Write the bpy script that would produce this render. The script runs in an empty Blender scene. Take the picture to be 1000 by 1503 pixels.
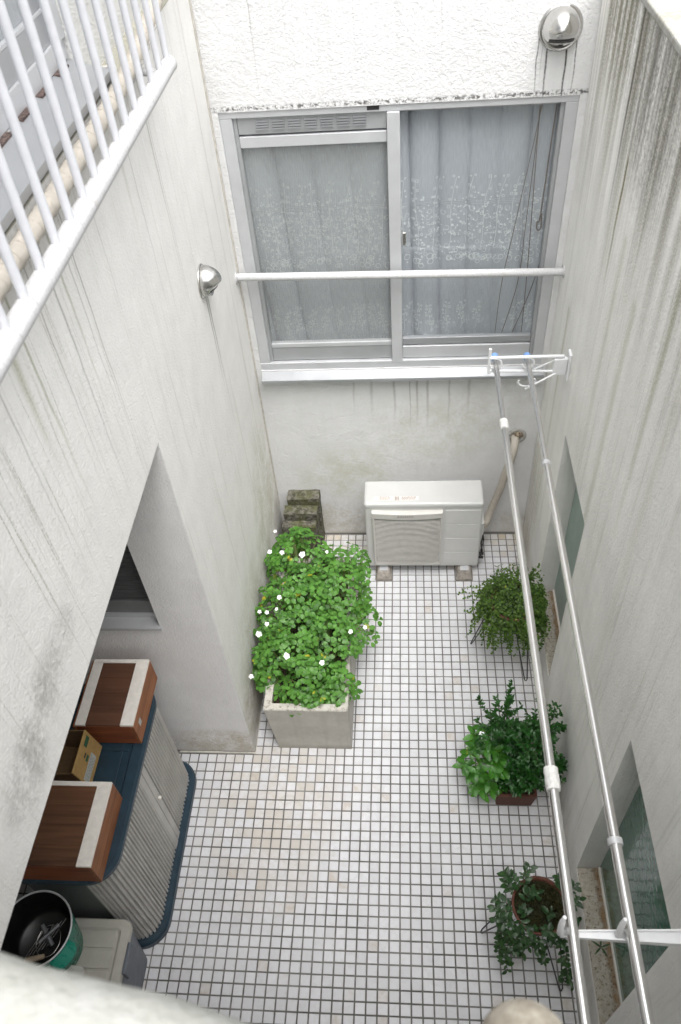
import bpy, bmesh, math, random
from mathutils import Vector, Matrix, Euler, noise as mnoise
R = random.Random(7)
PI = math.pi
scene = bpy.context.scene
C = scene.collection

# ------------------------------------------------------------------ camera, sky, sun, exposure
cam_d = bpy.data.cameras.new('camera'); cam = bpy.data.objects.new('camera', cam_d); C.objects.link(cam)
cam.location = (-0.0009, -2.3056, 4.0206)
cam.rotation_euler = (0.754199, 0.0667412, 0.052098)
cam_d.sensor_fit = 'HORIZONTAL'; cam_d.sensor_width = 36.0; cam_d.lens = 1162.55/1000*36
cam_d.clip_start = 0.02; cam_d.clip_end = 500
cam_d.dof.use_dof = True; cam_d.dof.focus_distance = 3.9; cam_d.dof.aperture_fstop = 8.0
scene.camera = cam

SUN_EL, SUN_AZ = math.radians(70), math.radians(158)     # azimuth of the sun measured from +Y clockwise
world = bpy.data.worlds.new('World'); scene.world = world; world.use_nodes = True
wn = world.node_tree.nodes; wl = world.node_tree.links
bg = wn['Background']
sky = wn.new('ShaderNodeTexSky'); sky.sky_type = 'NISHITA'; sky.sun_disc = False
sky.sun_elevation = SUN_EL; sky.sun_rotation = SUN_AZ; sky.dust_density = 6.0; sky.ozone_density = 1.0; sky.air_density = 1.0
hs = wn.new('ShaderNodeHueSaturation'); hs.inputs['Saturation'].default_value = 0.10
wl.new(sky.outputs[0], hs.inputs['Color']); wl.new(hs.outputs[0], bg.inputs['Color'])
bg.inputs['Strength'].default_value = 0.15
sun_d = bpy.data.lights.new('sun', 'SUN'); sun_d.energy = 0.5; sun_d.angle = math.radians(50); sun_d.color = (1.0, 0.97, 0.93)
sun = bpy.data.objects.new('sun', sun_d); C.objects.link(sun)
sd = Vector((math.sin(SUN_AZ)*math.cos(SUN_EL), math.cos(SUN_AZ)*math.cos(SUN_EL), math.sin(SUN_EL)))
sun.rotation_euler = sd.to_track_quat('Z', 'Y').to_euler(); sun.location = sd*20
scene.view_settings.view_transform = 'Standard'; scene.view_settings.look = 'None'
scene.view_settings.gamma = 1.0; scene.view_settings.exposure = 1.40
scene.view_settings.use_curve_mapping = False

# ------------------------------------------------------------------ object helpers
def link(o, parent=None):
    C.objects.link(o)
    if parent is not None: o.parent = parent
    return o
def obj(name, me, mat=None, parent=None):
    o = bpy.data.objects.new(name, me)
    if mat is not None and len(me.materials) == 0: me.materials.append(mat)
    return link(o, parent)
def tag(o, label=None, cat=None, group=None, kind=None):
    if label: o['label'] = label
    if cat: o['category'] = cat
    if group: o['group'] = group
    if kind: o['kind'] = kind
    return o
def thing(name, label, cat, loc=(0, 0, 0), group=None):
    o = bpy.data.objects.new(name, None); o.location = loc; o.empty_display_size = .05
    link(o); return tag(o, label, cat, group)

class MB:
    """collects geometry; world coordinates minus an origin"""
    def __init__(s): s.v = []; s.f = []; s.sm = []
    def add(s, vs, fs, smooth=False):
        b = len(s.v); s.v += [tuple(v) for v in vs]; s.f += [tuple(i+b for i in f) for f in fs]; s.sm += [smooth]*len(fs)
    def box(s, x0, x1, y0, y1, z0, z1, bev=0.0):
        if bev <= 0:
            vs = [(x0,y0,z0),(x1,y0,z0),(x1,y1,z0),(x0,y1,z0),(x0,y0,z1),(x1,y0,z1),(x1,y1,z1),(x0,y1,z1)]
            fs = [(0,3,2,1),(4,5,6,7),(0,1,5,4),(1,2,6,5),(2,3,7,6),(3,0,4,7)]
            s.add(vs, fs); return s
        bm = bmesh.new(); bmesh.ops.create_cube(bm, size=1)
        for v in bm.verts:
            v.co = Vector(((x0+x1)/2+v.co.x*(x1-x0), (y0+y1)/2+v.co.y*(y1-y0), (z0+z1)/2+v.co.z*(z1-z0)))
        bmesh.ops.bevel(bm, geom=list(bm.edges), offset=bev, segments=2, affect='EDGES', profile=.5, clamp_overlap=True)
        s.bm(bm); return s
    def bm(s, bm, M=None, smooth=False):
        bm.verts.index_update()
        vs = [(M @ v.co if M else v.co) for v in bm.verts]
        s.add(vs, [[v.index for v in f.verts] for f in bm.faces], smooth); bm.free()
    def tube(s, pts, r, n=10, caps=True, smooth=True, flat=1.0):
        pts = [Vector(p) for p in pts]; rs = r if isinstance(r, (list, tuple)) else [r]*len(pts)
        vs = []; fs = []; up = None
        for i, p in enumerate(pts):
            d = (pts[min(i+1, len(pts)-1)]-pts[max(i-1, 0)])
            if d.length < 1e-9: d = Vector((0, 0, 1))
            d.normalize()
            if up is None:
                up = Vector((0, 0, 1)) if abs(d.z) < .9 else Vector((1, 0, 0))
            a = up-d*up.dot(d)
            if a.length < 1e-4: a = d.orthogonal()
            a.normalize(); b = d.cross(a); up = a
            for k in range(n):
                t = 2*PI*k/n; vs.append(p+(a*math.cos(t)*flat+b*math.sin(t))*rs[i])
        m = len(pts)
        for i in range(m-1):
            for k in range(n):
                fs.append((i*n+k, i*n+(k+1) % n, (i+1)*n+(k+1) % n, (i+1)*n+k))
        s.add(vs, fs, smooth)
        if caps:
            s.add(vs[:n], [tuple(range(n))[::-1]]); s.add(vs[-n:], [tuple(range(n))])
        return s
    def lathe(s, prof, n=32, M=None, smooth=True):
        """prof: list of (r, z)"""
        vs = []; fs = []
        for r, z in prof:
            for k in range(n):
                t = 2*PI*k/n; v = Vector((r*math.cos(t), r*math.sin(t), z)); vs.append(M @ v if M else v)
        for i in range(len(prof)-1):
            for k in range(n):
                fs.append((i*n+k, i*n+(k+1) % n, (i+1)*n+(k+1) % n, (i+1)*n+k))
        s.add(vs, fs, smooth); return s
    def mesh(s, name, origin=(0, 0, 0)):
        me = bpy.data.meshes.new(name); ox, oy, oz = origin
        me.from_pydata([(x-ox, y-oy, z-oz) for x, y, z in s.v], [], s.f)
        me.polygons.foreach_set('use_smooth', s.sm); me.update()
        return me
    def build(s, name, mat, parent=None, origin=None):
        if origin is None: origin = parent_world(parent)
        return obj(name, s.mesh(name, origin), mat, parent)
def parent_world(p):
    v = Vector((0, 0, 0))
    while p is not None: v += p.location; p = p.parent
    return v
def box(name, b, mat, parent=None, bev=0.0):
    return MB().box(*b, bev=bev).build(name, mat, parent)
def rrect(x0, x1, y0, y1, r, n=6):
    out = []
    for cx, cy, a0 in ((x1-r, y0+r, -PI/2), (x1-r, y1-r, 0), (x0+r, y1-r, PI/2), (x0+r, y0+r, PI)):
        for k in range(n+1):
            a = a0+PI/2*k/n; out.append((cx+r*math.cos(a), cy+r*math.sin(a)))
    return out
def ring_stack(mb, loops, cap0=True, cap1=True, smooth=False):
    """loops: list of equal-length lists of 3D points"""
    n = len(loops[0]); vs = [p for l in loops for p in l]; fs = []
    for i in range(len(loops)-1):
        for k in range(n): fs.append((i*n+k, i*n+(k+1) % n, (i+1)*n+(k+1) % n, (i+1)*n+k))
    mb.add(vs, fs, smooth)
    if cap0: mb.add(loops[0], [tuple(range(n))[::-1]])
    if cap1: mb.add(loops[-1], [tuple(range(n))])
def loop3(l, z): return [(x, y, z) for x, y in l]

# ------------------------------------------------------------------ material helpers
class NT:
    def __init__(s, name):
        s.m = bpy.data.materials.new(name); s.m.use_nodes = True
        s.t = s.m.node_tree; s.n = s.t.nodes; s.l = s.t.links
        s.b = s.n['Principled BSDF']; s.out = s.n['Material Output']
        s._pos = None
    def _set(s, sock, v):
        if isinstance(v, bpy.types.NodeSocket): s.l.new(v, sock)
        elif v is not None:
            if sock.type == 'RGBA' and len(v) == 3: v = (*v, 1)
            sock.default_value = v
    def pos(s):
        if s._pos is None:
            g = s.n.new('ShaderNodeNewGeometry'); x = s.n.new('ShaderNodeSeparateXYZ'); s.l.new(g.outputs['Position'], x.inputs[0])
            s._pos = (g.outputs['Position'], x.outputs[0], x.outputs[1], x.outputs[2])
        return s._pos
    def math(s, op, a, b=None, c=None, clamp=False):
        n = s.n.new('ShaderNodeMath'); n.operation = op; n.use_clamp = clamp
        for i, v in enumerate((a, b, c)):
            if v is not None: s._set(n.inputs[i], v)
        return n.outputs[0]
    def rng(s, v, a, b, c=0.0, d=1.0, smooth=False):
        n = s.n.new('ShaderNodeMapRange'); n.clamp = True
        if smooth: n.interpolation_type = 'SMOOTHSTEP'
        s._set(n.inputs[0], v)
        for i, q in enumerate((a, b, c, d)): n.inputs[i+1].default_value = q
        return n.outputs[0]
    def comb(s, x, y, z):
        n = s.n.new('ShaderNodeCombineXYZ')
        for i, v in enumerate((x, y, z)): s._set(n.inputs[i], v)
        return n.outputs[0]
    def noise(s, vec, scale, detail=3, rough=.5, dist=0, lac=2):
        n = s.n.new('ShaderNodeTexNoise')
        if vec is not None: s.l.new(vec, n.inputs['Vector'])
        n.inputs['Scale'].default_value = scale; n.inputs['Detail'].default_value = detail
        n.inputs['Roughness'].default_value = rough; n.inputs['Distortion'].default_value = dist
        return n.outputs['Fac']
    def white(s, vec):
        n = s.n.new('ShaderNodeTexWhiteNoise'); s.l.new(vec, n.inputs['Vector']); return n.outputs['Value']
    def mix(s, f, a, b):
        n = s.n.new('ShaderNodeMix'); n.data_type = 'RGBA'
        s._set(n.inputs['Factor'], f); s._set(n.inputs['A'], a); s._set(n.inputs['B'], b)
        return n.outputs['Result']
    def bump(s, h, dist=.002, strength=1.0, normal=None):
        n = s.n.new('ShaderNodeBump'); n.inputs['Distance'].default_value = dist; n.inputs['Strength'].default_value = strength
        s.l.new(h, n.inputs['Height'])
        if normal: s.l.new(normal, n.inputs['Normal'])
        return n.outputs[0]
    def set(s, **k):
        for a, v in k.items(): s._set(s.b.inputs[a.replace('_', ' ')], v)
        return s
def c3(h): return tuple(h)
def simple(name, col, rough=.5, metal=0.0, var=0.06, scale=25, bump=0.0, bscale=200, spec=.5, obj_space=False):
    t = NT(name); p = t.pos()[0]
    n = t.noise(p, scale, 4, .6)
    dark = tuple(c*(1-var*2.2) for c in col); lite = tuple(min(1, c*(1+var)) for c in col)
    t.set(Base_Color=t.mix(t.rng(n, .3, .7), dark, lite), Roughness=t.rng(t.noise(p, scale*2, 2), .3, .7, rough-.06, min(1, rough+.06)), Metallic=metal)
    t.b.inputs['Specular IOR Level'].default_value = spec
    if bump: t.set(Normal=t.bump(t.noise(p, bscale, 3), bump))
    return t.m

def stucco(name, base, streaks=(), patches=(), grain=110, gdist=.0035, amb=.22, topdirt=None, olive=(.30, .29, .20), footdirt=.5, swirl=0.0, general=.0, edge=None, pstreak=False, fine_s=None):
    t = NT(name); P, x, y, z = t.pos(); u = t.math('ADD', x, y)
    fine = t.noise(P, 260, 2); blot = t.noise(P, 1.7, 4, .6); blot2 = t.noise(P, 7, 4, .65)
    col = t.mix(t.rng(blot2, .35, .7), base, tuple(c*.93 for c in base))
    # fine vertical rain marks
    sv = t.comb(t.math('MULTIPLY', u, 42.0), 0.0, t.math('MULTIPLY', z, 1.1))
    sn = t.noise(sv, 1.0, 4, .65, .15)
    sv2 = t.comb(t.math('MULTIPLY', u, 11.0), 3.0, t.math('MULTIPLY', z, .45))
    sn2 = t.noise(sv2, 1.0, 3, .6)
    rain = t.math('MULTIPLY', t.rng(sn, .50, .72, 0, 1, True), t.rng(sn2, .42, .62, 0, 1, True))
    grain_speck = t.rng(t.noise(P, 150, 2, .6), .35, .62)
    col = t.mix(t.math('MULTIPLY', t.math('MULTIPLY', rain, amb), t.math('ADD', .45, t.math('MULTIPLY', grain_speck, .9))), col, olive)
    if general: col = t.mix(t.math('MULTIPLY', t.rng(sn2, .35, .75), general), col, tuple(c*.62 for c in olive))
    if fine_s:
        z0, z1, k, cc, u_lo, u_hi = fine_s
        s3 = t.noise(t.comb(t.math('MULTIPLY', t.math('ADD', u, t.math('MULTIPLY', t.noise(t.comb(t.math('MULTIPLY', u, 5.0), 2.0, t.math('MULTIPLY', z, 5.0)), 1.0, 2), .02)), 85.0), 9.0, t.math('MULTIPLY', z, .5)), 1.0, 4, .7)
        reg = t.noise(t.comb(t.math('MULTIPLY', u, 3.2), 4.0, t.math('MULTIPLY', z, 1.3)), 1.0, 3, .6)
        m = t.math('MULTIPLY', t.rng(s3, .565, .66), t.rng(reg, .40, .58, 0, 1))
        m = t.math('MULTIPLY', m, t.math('MULTIPLY', t.rng(z, z0, z1, 0, 1), t.math('ADD', t.rng(u, u_lo, u_hi, 1, .25), 0.0)))
        m = t.math('MULTIPLY', m, t.rng(grain_speck, .1, .8, .25, 1))
        col = t.mix(t.math('MULTIPLY', m, k, clamp=True), col, cc)
    wob = t.math('MULTIPLY', t.math('SUBTRACT', t.noise(t.comb(t.math('MULTIPLY', u, 4.0), 7.0, t.math('MULTIPLY', z, 6.0)), 1.0, 3), .5), .022)
    uw = t.math('ADD', u, wob)
    for (u0, w, zt, zb, k, cc) in streaks:
        d = t.math('ABSOLUTE', t.math('SUBTRACT', uw, u0))
        m = t.rng(d, 0.0, w, 1, 0, True)
        m = t.math('MULTIPLY', m, t.math('MULTIPLY', t.rng(z, zb, zb+(zt-zb)*.75+.001, 0, 1), t.rng(z, zt, zt+.03, 1, 0)))
        m = t.math('MULTIPLY', m, t.rng(t.math('ADD', t.math('MULTIPLY', sn, .6), t.math('MULTIPLY', grain_speck, .4)), .2, .5, .45, 1))
        col = t.mix(t.math('MULTIPLY', m, t.math('MULTIPLY', k, 1.15), clamp=True), col, cc)
    if topdirt:
        z0, z1, k, cc = topdirt
        m = t.math('MULTIPLY', t.rng(z, z0, z1, 0, 1), t.rng(sn2, .38, .62, 0, 1))
        m = t.math('MULTIPLY', m, t.rng(t.math('ADD', t.math('MULTIPLY', sn, .5), t.math('MULTIPLY', grain_speck, .5)), .2, .65, .15, 1))
        col = t.mix(t.math('MULTIPLY', m, k, clamp=True), col, cc)
    for (u0, z0, ru, rz, k, cc) in patches:
        a = t.math('POWER', t.math('DIVIDE', t.math('SUBTRACT', u, u0), ru), 2.0)
        b = t.math('POWER', t.math('DIVIDE', t.math('SUBTRACT', z, z0), rz), 2.0)
        m = t.rng(t.math('ADD', a, b), 0, 1, 1, 0, True)
        m = t.math('MULTIPLY', m, t.rng(t.math('ADD', t.math('MULTIPLY', sn if pstreak else blot2, .5), t.math('MULTIPLY', t.noise(P, 60, 4, .7), .5)), .42, .6, 0, 1))
        col = t.mix(t.math('MULTIPLY', m, k, clamp=True), col, cc)
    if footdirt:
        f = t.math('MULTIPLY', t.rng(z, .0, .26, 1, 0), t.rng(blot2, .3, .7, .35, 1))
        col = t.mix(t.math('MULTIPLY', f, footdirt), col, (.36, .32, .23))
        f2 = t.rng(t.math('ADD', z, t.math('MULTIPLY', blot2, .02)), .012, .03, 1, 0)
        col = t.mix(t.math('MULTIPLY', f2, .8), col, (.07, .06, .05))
    if edge is not None:   # black dirt gathered on the drip edge of an opening, z = edge
        d = t.math('ABSOLUTE', t.math('SUBTRACT', z, edge+.006))
        em = t.math('MULTIPLY', t.rng(d, .004, .014, 1, 0), t.rng(t.noise(t.comb(t.math('MULTIPLY', u, 60), t.math('MULTIPLY', z, 60), 1.0), 1.0, 3, .7), .45, .58))
        col = t.mix(t.math('MULTIPLY', em, .85), col, (.05, .045, .04))
    h = t.noise(P, grain, 3, .6, swirl)
    h2 = t.noise(P, 28, 3, .6, .6)
    nrm = t.bump(t.math('ADD', h, t.math('MULTIPLY', h2, .9)), gdist*1.9)
    t.set(Base_Color=col, Roughness=.92, Normal=nrm); t.b.inputs['Specular IOR Level'].default_value = .15
    return t.m

BLK = (.045, .042, .035); OLV = (.10, .095, .055); GRY = (.22, .21, .19)
M_BACK = stucco('stucco_rear', (.735, .735, .735), grain=95, gdist=.0022, swirl=.5, amb=.10, fine_s=(2.2, 3.0, .35, (.36, .36, .33), 4, 5), olive=(.42, .42, .36), edge=2.752,
    streaks=[(1.257+.535, .0045, 2.96, 2.66, .7, BLK), (1.257+.572, .006, 2.93, 2.60, .85, BLK), (1.257+.650, .0065, 2.93, 2.55, .95, BLK), (1.257+.688, .005, 2.96, 2.68, .75, BLK), (1.257+.553, .003, 2.95, 2.78, .4, GRY),
             (1.257-.615, .005, 3.3, 2.74, .45, GRY), (1.257-.2, .004, 3.3, 2.8, .25, GRY), (1.257+.15, .005, 3.3, 2.85, .35, GRY), (1.257-.02, .03, 3.3, 2.74, .10, GRY),
             (1.257+.06, .010, 1.3, .95, .5, GRY), (1.257+.12, .012, 1.3, .9, .45, GRY), (1.257-.07, .012, 1.3, .95, .4, GRY), (1.257-.2, .015, 1.3, 1.0, .3, GRY), (1.257+.24, .010, 1.3, .9, .4, GRY),
             (1.257+.35, .014, 1.3, 1.0, .35, GRY), (1.257+.02, .006, 1.3, .9, .5, GRY), (1.257-.3, .01, 1.3, 1.05, .3, GRY), (1.257+.70, .02, 1.32, 1.1, .6, (.2, .12, .07))],
    patches=[(1.257+.15, .90, .50, .36, .36, (.46, .47, .34)), (1.257-.35, .55, .4, .3, .4, (.48, .47, .29)), (1.257-.5, .15, .5, .2, .6, (.44, .40, .28)), (1.257+.5, 1.1, .3, .25, .25, (.45, .44, .34)), (1.257+.3, .12, .7, .14, .35, (.42, .36, .26))])
M_LEFT = stucco('stucco_left', (.80, .79, .765), grain=130, gdist=.0014, amb=.34, olive=(.34, .34, .25), fine_s=(1.7, 2.7, .85, (.25, .25, .19), -1.4, -.6),
    streaks=[(-.84-.50, .006, 3.2, 2.3, .6, GRY), (-.84-.54, .005, 3.2, 2.4, .5, GRY), (-.84-.60, .010, 3.2, 2.6, .5, (.24, .25, .14)), (-.84-.66, .008, 3.2, 2.3, .55, GRY), (-.84-.76, .006, 3.2, 2.35, .5, GRY),
             (-.84-.88, .010, 3.2, 2.5, .6, (.24, .25, .14)), (-.84-.95, .03, 3.2, 2.7, .45, (.30, .30, .18)), (-.84-1.05, .006, 3.2, 2.4, .45, GRY), (-.84-.30, .006, 3.2, 2.6, .3, GRY), (-.84+.10, .006, 3.2, 2.3, .35, GRY), (-.84+.35, .008, 3.2, 2.3, .4, GRY), (-.84+.37, .004, 3.2, 2.0, .45, GRY),
             (-.84+.595, .006, 2.28, 1.75, .9, GRY), (-.84+.625, .006, 2.28, 1.65, .9, GRY), (-.84+.61, .03, 2.28, 1.9, .3, GRY), (-.84+.02, .02, 3.2, 2.8, .3, (.30, .30, .18)), (-.84+1.05, .02, 3.3, .2, .25, (.46, .42, .36))],
    patches=[(-.84-1.42, 2.45, .18, .11, .55, GRY), (-.84-1.58, 2.40, .14, .12, .55, GRY), (-.84-1.25, 2.46, .10, .08, .35, GRY), (-.84+.95, .55, .45, .75, .6, (.44, .43, .29)), (-.84+.2, .4, .7, .5, .5, (.46, .44, .32)), (-.84-.2, .25, .3, .3, .6, (.44, .40, .28))])
M_RIGHT = stucco('stucco_right', (.88, .872, .84), grain=110, gdist=.0022, amb=.36, olive=(.38, .37, .29), general=.12, pstreak=True, fine_s=(.8, 2.6, .75, (.22, .215, .15), 3.0, 4.0), topdirt=(2.30, 3.1, .85, (.17, .16, .11)),
    streaks=[(.76+.60, .022, 3.3, 2.45, 1.0, BLK), (.76+.47, .018, 2.8, 2.3, .9, (.20, .19, .07)), (.76+.55, .05, 3.3, 2.6, .7, (.13, .12, .08)), (.76+.93, .035, 3.3, 2.65, .75, (.15, .14, .08)), (.76+.86, .015, 3.3, 2.7, .7, BLK), (.76+1.0, .02, 3.3, 2.8, .6, OLV), (.76+.40, .06, 3.3, 2.75, .7, (.14, .13, .11)), (.76+.27, .05, 3.3, 2.7, .65, (.16, .15, .13)),
             (.76+.12, .05, 3.3, 2.6, .6, (.18, .17, .14)), (.76-.05, .05, 3.3, 2.5, .5, (.2, .19, .15)), (.76-.31, .03, 2.85, 1.7, .45, (.28, .28, .13)), (.76-.2, .04, 3.3, 2.3, .35, (.30, .29, .22)), (.76+.78, .02, 3.3, 2.2, .35, (.3, .29, .2)), (.76+1.28, .03, 3.3, 2.0, .35, (.34, .33, .22)), (.76+.30, .05, 2.6, 1.0, .28, (.36, .35, .24)), (.76+.05, .04, 2.5, .6, .3, (.36, .36, .22)),
             (.76+.70, .02, 3.3, 1.2, -.0, GRY), (.76+.97, .03, 1.9, .3, .4, (.36, .37, .24)), (.76-.5, .05, 3, .5, .2, (.4, .39, .28))],
    patches=[(.76+.30, 3.20, .55, .60, .8, (.16, .155, .14)), (.76+.9, 3.1, .3, .3, .7, (.15, .145, .09)), (.76+1.1, .6, .3, .5, .45, (.42, .41, .28)), (.76+1.2, .15, .3, .2, .5, (.45, .38, .26))])
M_ALC = stucco('stucco_alcove', (.82, .81, .80), grain=130, gdist=.0022, amb=.05, patches=[(-1.0-.337, .12, .35, .16, .7, (.45, .38, .25))])
M_PLAIN = stucco('stucco_plain', (.72, .72, .70), amb=.15)
M_COPE = stucco('coping_mortar', (.42, .418, .40), grain=160, gdist=.0012, amb=.0, footdirt=0, patches=[(-.3-2.2, 3.4, 2.0, .3, .7, (.31, .315, .28)), (1.2, 3.26, 2.5, .3, .7, (.26, .25, .2))])
M_LEDGE = stucco('mossy_ledge', (.40, .39, .33), grain=90, amb=.2, footdirt=0, olive=(.2, .2, .1))

def m_tile():
    t = NT('glazed_white_tile'); P, x, y, z = t.pos()
    ix = t.math('FLOOR', t.math('DIVIDE', x, .05)); iy = t.math('FLOOR', t.math('DIVIDE', y, .05))
    cell = t.comb(ix, iy, 0.0)
    w = t.white(cell); w2 = t.white(t.comb(iy, ix, 5.0))
    fine = t.noise(P, 35, 4, .6); lowf = t.noise(t.comb(x, y, 0.0), 1.9, 4, .65)
    col = t.mix(w, (.61, .61, .635), (.69, .69, .715))
    col = t.mix(t.math('MULTIPLY', t.rng(fine, .5, .75), .35), col, (.50, .485, .455))
    # scattered stained tiles
    st = t.rng(w2, .968, .985, 0, 1)
    col = t.mix(t.math('MULTIPLY', st, t.rng(fine, .3, .6, .1, .6)), col, (.50, .43, .36))
    # worn, dirty patch in front of the pillar and along the walls
    a = t.math('ADD', t.math('POWER', t.math('DIVIDE', t.math('SUBTRACT', x, -.72), .42), 2.0), t.math('POWER', t.math('DIVIDE', t.math('SUBTRACT', y, -.62), .62), 2.0))
    m = t.math('MULTIPLY', t.rng(a, 0, 1.2, 1, 0, True), t.rng(t.math('ADD', t.math('MULTIPLY', lowf, .4), t.math('ADD', t.math('MULTIPLY', w2, .3), t.math('MULTIPLY', fine, .3))), .38, .6, 0, 1))
    col = t.mix(t.math('MULTIPLY', m, .7), col, (.50, .45, .38))
    e1 = t.math('MULTIPLY', t.math('MAXIMUM', t.rng(x, .62, .75, 0, 1), t.rng(y, 1.08, 1.25, 0, 1)), t.rng(fine, .35, .65, .1, 1)); col = t.mix(t.math('MULTIPLY', e1, .55), col, (.40, .37, .31))
    b = t.math('MULTIPLY', t.rng(y, 1.05, 1.22, 0, 1), t.rng(w2, .35, .8, .1, .8))
    col = t.mix(b, col, (.50, .42, .30))
    t.set(Base_Color=col, Roughness=t.rng(lowf, .3, .7, .22, .42)); t.b.inputs['Specular IOR Level'].default_value = .5
    t.set(Normal=t.bump(t.noise(P, 90, 2), .0006)); return t.m
M_TILE = m_tile()
def m_grout():
    t = NT('grey_grout'); P = t.pos()[0]; n = t.noise(P, 5, 4, .6)
    t.set(Base_Color=t.mix(t.rng(n, .35, .65), (.12, .115, .105), (.25, .243, .23)), Roughness=.95); return t.m
M_GROUT = m_grout()

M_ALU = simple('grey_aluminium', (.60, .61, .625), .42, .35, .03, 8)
M_ALU_D = simple('dark_aluminium', (.40, .41, .42), .45, .3, .04, 8)  # darker grey aluminium for the track, ventilator and some rails
M_ALU_W = simple('bright_aluminium_sill', (.40, .41, .425), .35, .45, .03, 6)
M_WHITE = simple('white_enamel_paint', (.78, .79, .80), .35, 0, .02, 40)
M_WHITEP = simple('white_plastic', (.80, .80, .80), .4, 0, .03, 30)
M_BAR = simple('grey_white_bar_paint', (.64, .65, .68), .35, 0, .03, 30)
def m_railpaint():
    t = NT('weathered_rail_paint'); P, x, y, z = t.pos(); n = t.noise(P, 120, 4, .7); r = t.noise(P, 22, 4, .6)
    col = t.mix(t.rng(n, .45, .7), (.56, .56, .57), (.44, .44, .43)); col = t.mix(t.math('MULTIPLY', t.rng(r, .60, .75), .6), col, (.42, .40, .36))
    t.set(Base_Color=col, Roughness=.55, Normal=t.bump(n, .001)); return t.m
M_RAIL = m_railpaint()
def m_steel():
    t = NT('stainless_steel'); P, x, y, z = t.pos()
    n = t.noise(t.comb(t.math('MULTIPLY', x, 400), t.math('MULTIPLY', y, 6), t.math('MULTIPLY', z, 400)), 1.0, 2)
    t.set(Base_Color=(.78, .77, .76), Metallic=1.0, Roughness=t.rng(n, .3, .7, .20, .28)); return t.m
M_STEEL = m_steel()
M_CHROME = simple('polished_hood_steel', (.66, .65, .63), .22, 1.0, .08, 15)
M_TAPE = simple('dull_white_tape', (.60, .60, .58), .6, 0, .08, 90)
M_BLUE = simple('blue_rubber_cap', (.22, .40, .75), .5)
M_BEIGE = simple('beige_pipe_tape', (.50, .46, .40), .6, 0, .06, 30, .001, 90)
M_ACW = simple('white_ac_casing', (.66, .66, .64), .38, 0, .03, 9)
M_ACT = simple('white_ac_top', (.54, .54, .53), .35, 0, .02, 9)  # casing white darkened on top to offset the strong light from above
M_ACG = simple('grey_ac_grille', (.60, .585, .545), .5, 0, .06, 30)
M_ACD = simple('dark_grille_gap', (.17, .163, .15), .8)  # dark backing colour stands in for the shade between the louvres
M_FOOT = simple('brown_grey_foot_block', (.33, .30, .265), .85, 0, .2, 40, .001)
M_BLACK = simple('black_rubber', (.02, .02, .02), .5)
M_WIRE = simple('black_wire', (.03, .03, .03), .45)
M_NAVY = simple('navy_plastic', (.018, .042, .064), .42, 0, .12, 18)
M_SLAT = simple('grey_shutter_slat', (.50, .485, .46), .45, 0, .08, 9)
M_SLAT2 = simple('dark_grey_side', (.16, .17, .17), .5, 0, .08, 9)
M_ALU_D2 = simple('dull_dark_metal', (.22, .225, .225), .4, .2, .06, 20)
M_DSLAT = simple('dark_louvre', (.085, .09, .09), .7, 0, .1, 20)
M_CREAM = simple('aged_white_edging', (.80, .76, .70), .7, 0, .05, 45)
M_TOTE = simple('beige_grey_tote_lid', (.43, .415, .37), .5, 0, .06, 12)
M_TOTEB = simple('slate_tote_body', (.11, .125, .15), .45, 0, .06, 12)
M_GREEN = simple('green_enamel', (.0, .22, .15), .3, 0, .06, 20)
M_PAN = simple('black_pan_inside', (.012, .012, .012), .35, 0, .2, 40)
M_HANDLE = simple('pale_wood_handle', (.50, .40, .28), .6)
M_CARD = simple('tan_cardboard', (.42, .27, .10), .85, 0, .08, 60)
M_CARDD = simple('shaded_inner_cardboard', (.12, .07, .03), .9, 0, .1, 60)  # cardboard darkened to paint in the shade inside the open carton
M_CARDG = simple('green_print', (.03, .10, .05), .8)
M_PAPER = simple('pale_paper_label', (.48, .50, .48), .8, 0, .1, 160)
M_TERRA = simple('terracotta', (.13, .048, .030), .75, 0, .12, 60)
M_SOIL = simple('dark_soil', (.055, .036, .022), .95, 0, .5, 120, .01, 110)
M_SOIL2 = simple('mossy_soil', (.030, .032, .010), .95, 0, .6, 150, .01, 130)
M_DARKROOM = simple('dim_room_wall', (.2, .21, .22), .9)  # dark wall colour stands in for the unlit room interior
M_CORD = simple('brown_twine', (.22, .18, .165), .8)
M_STAINW = simple('joint_sealant', (.56, .53, .48), .8, 0, .12, 25)
M_RUST = simple('brown_corroded_strip', (.13, .09, .08), .9, 0, .5, 130)
def m_planter():
    t = NT('pale_concrete_planter'); P, x, y, z = t.pos(); n = t.noise(P, 9, 5, .65); s = t.noise(P, 180, 2)
    sv = t.noise(t.comb(t.math('MULTIPLY', t.math('ADD', x, y), 30), 0.0, t.math('MULTIPLY', z, 2)), 1.0, 3)
    col = t.mix(t.rng(n, .35, .7), (.55, .53, .48), (.44, .42, .37)); col = t.mix(t.math('MULTIPLY', t.rng(sv, .5, .7), .25), col, (.33, .31, .26))
    top = t.math('MULTIPLY', t.rng(z, .40, .419, 0, 1), t.rng(t.noise(P, 45, 4, .7), .52, .62)); col = t.mix(t.math('MULTIPLY', top, .7), col, (.16, .13, .10))
    col = t.mix(t.math('MULTIPLY', t.rng(z, .0, .05, 1, 0), .5), col, (.2, .18, .14))
    t.set(Base_Color=col, Roughness=.9, Normal=t.bump(s, .0012)); return t.m
M_PLANTER = m_planter()
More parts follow.
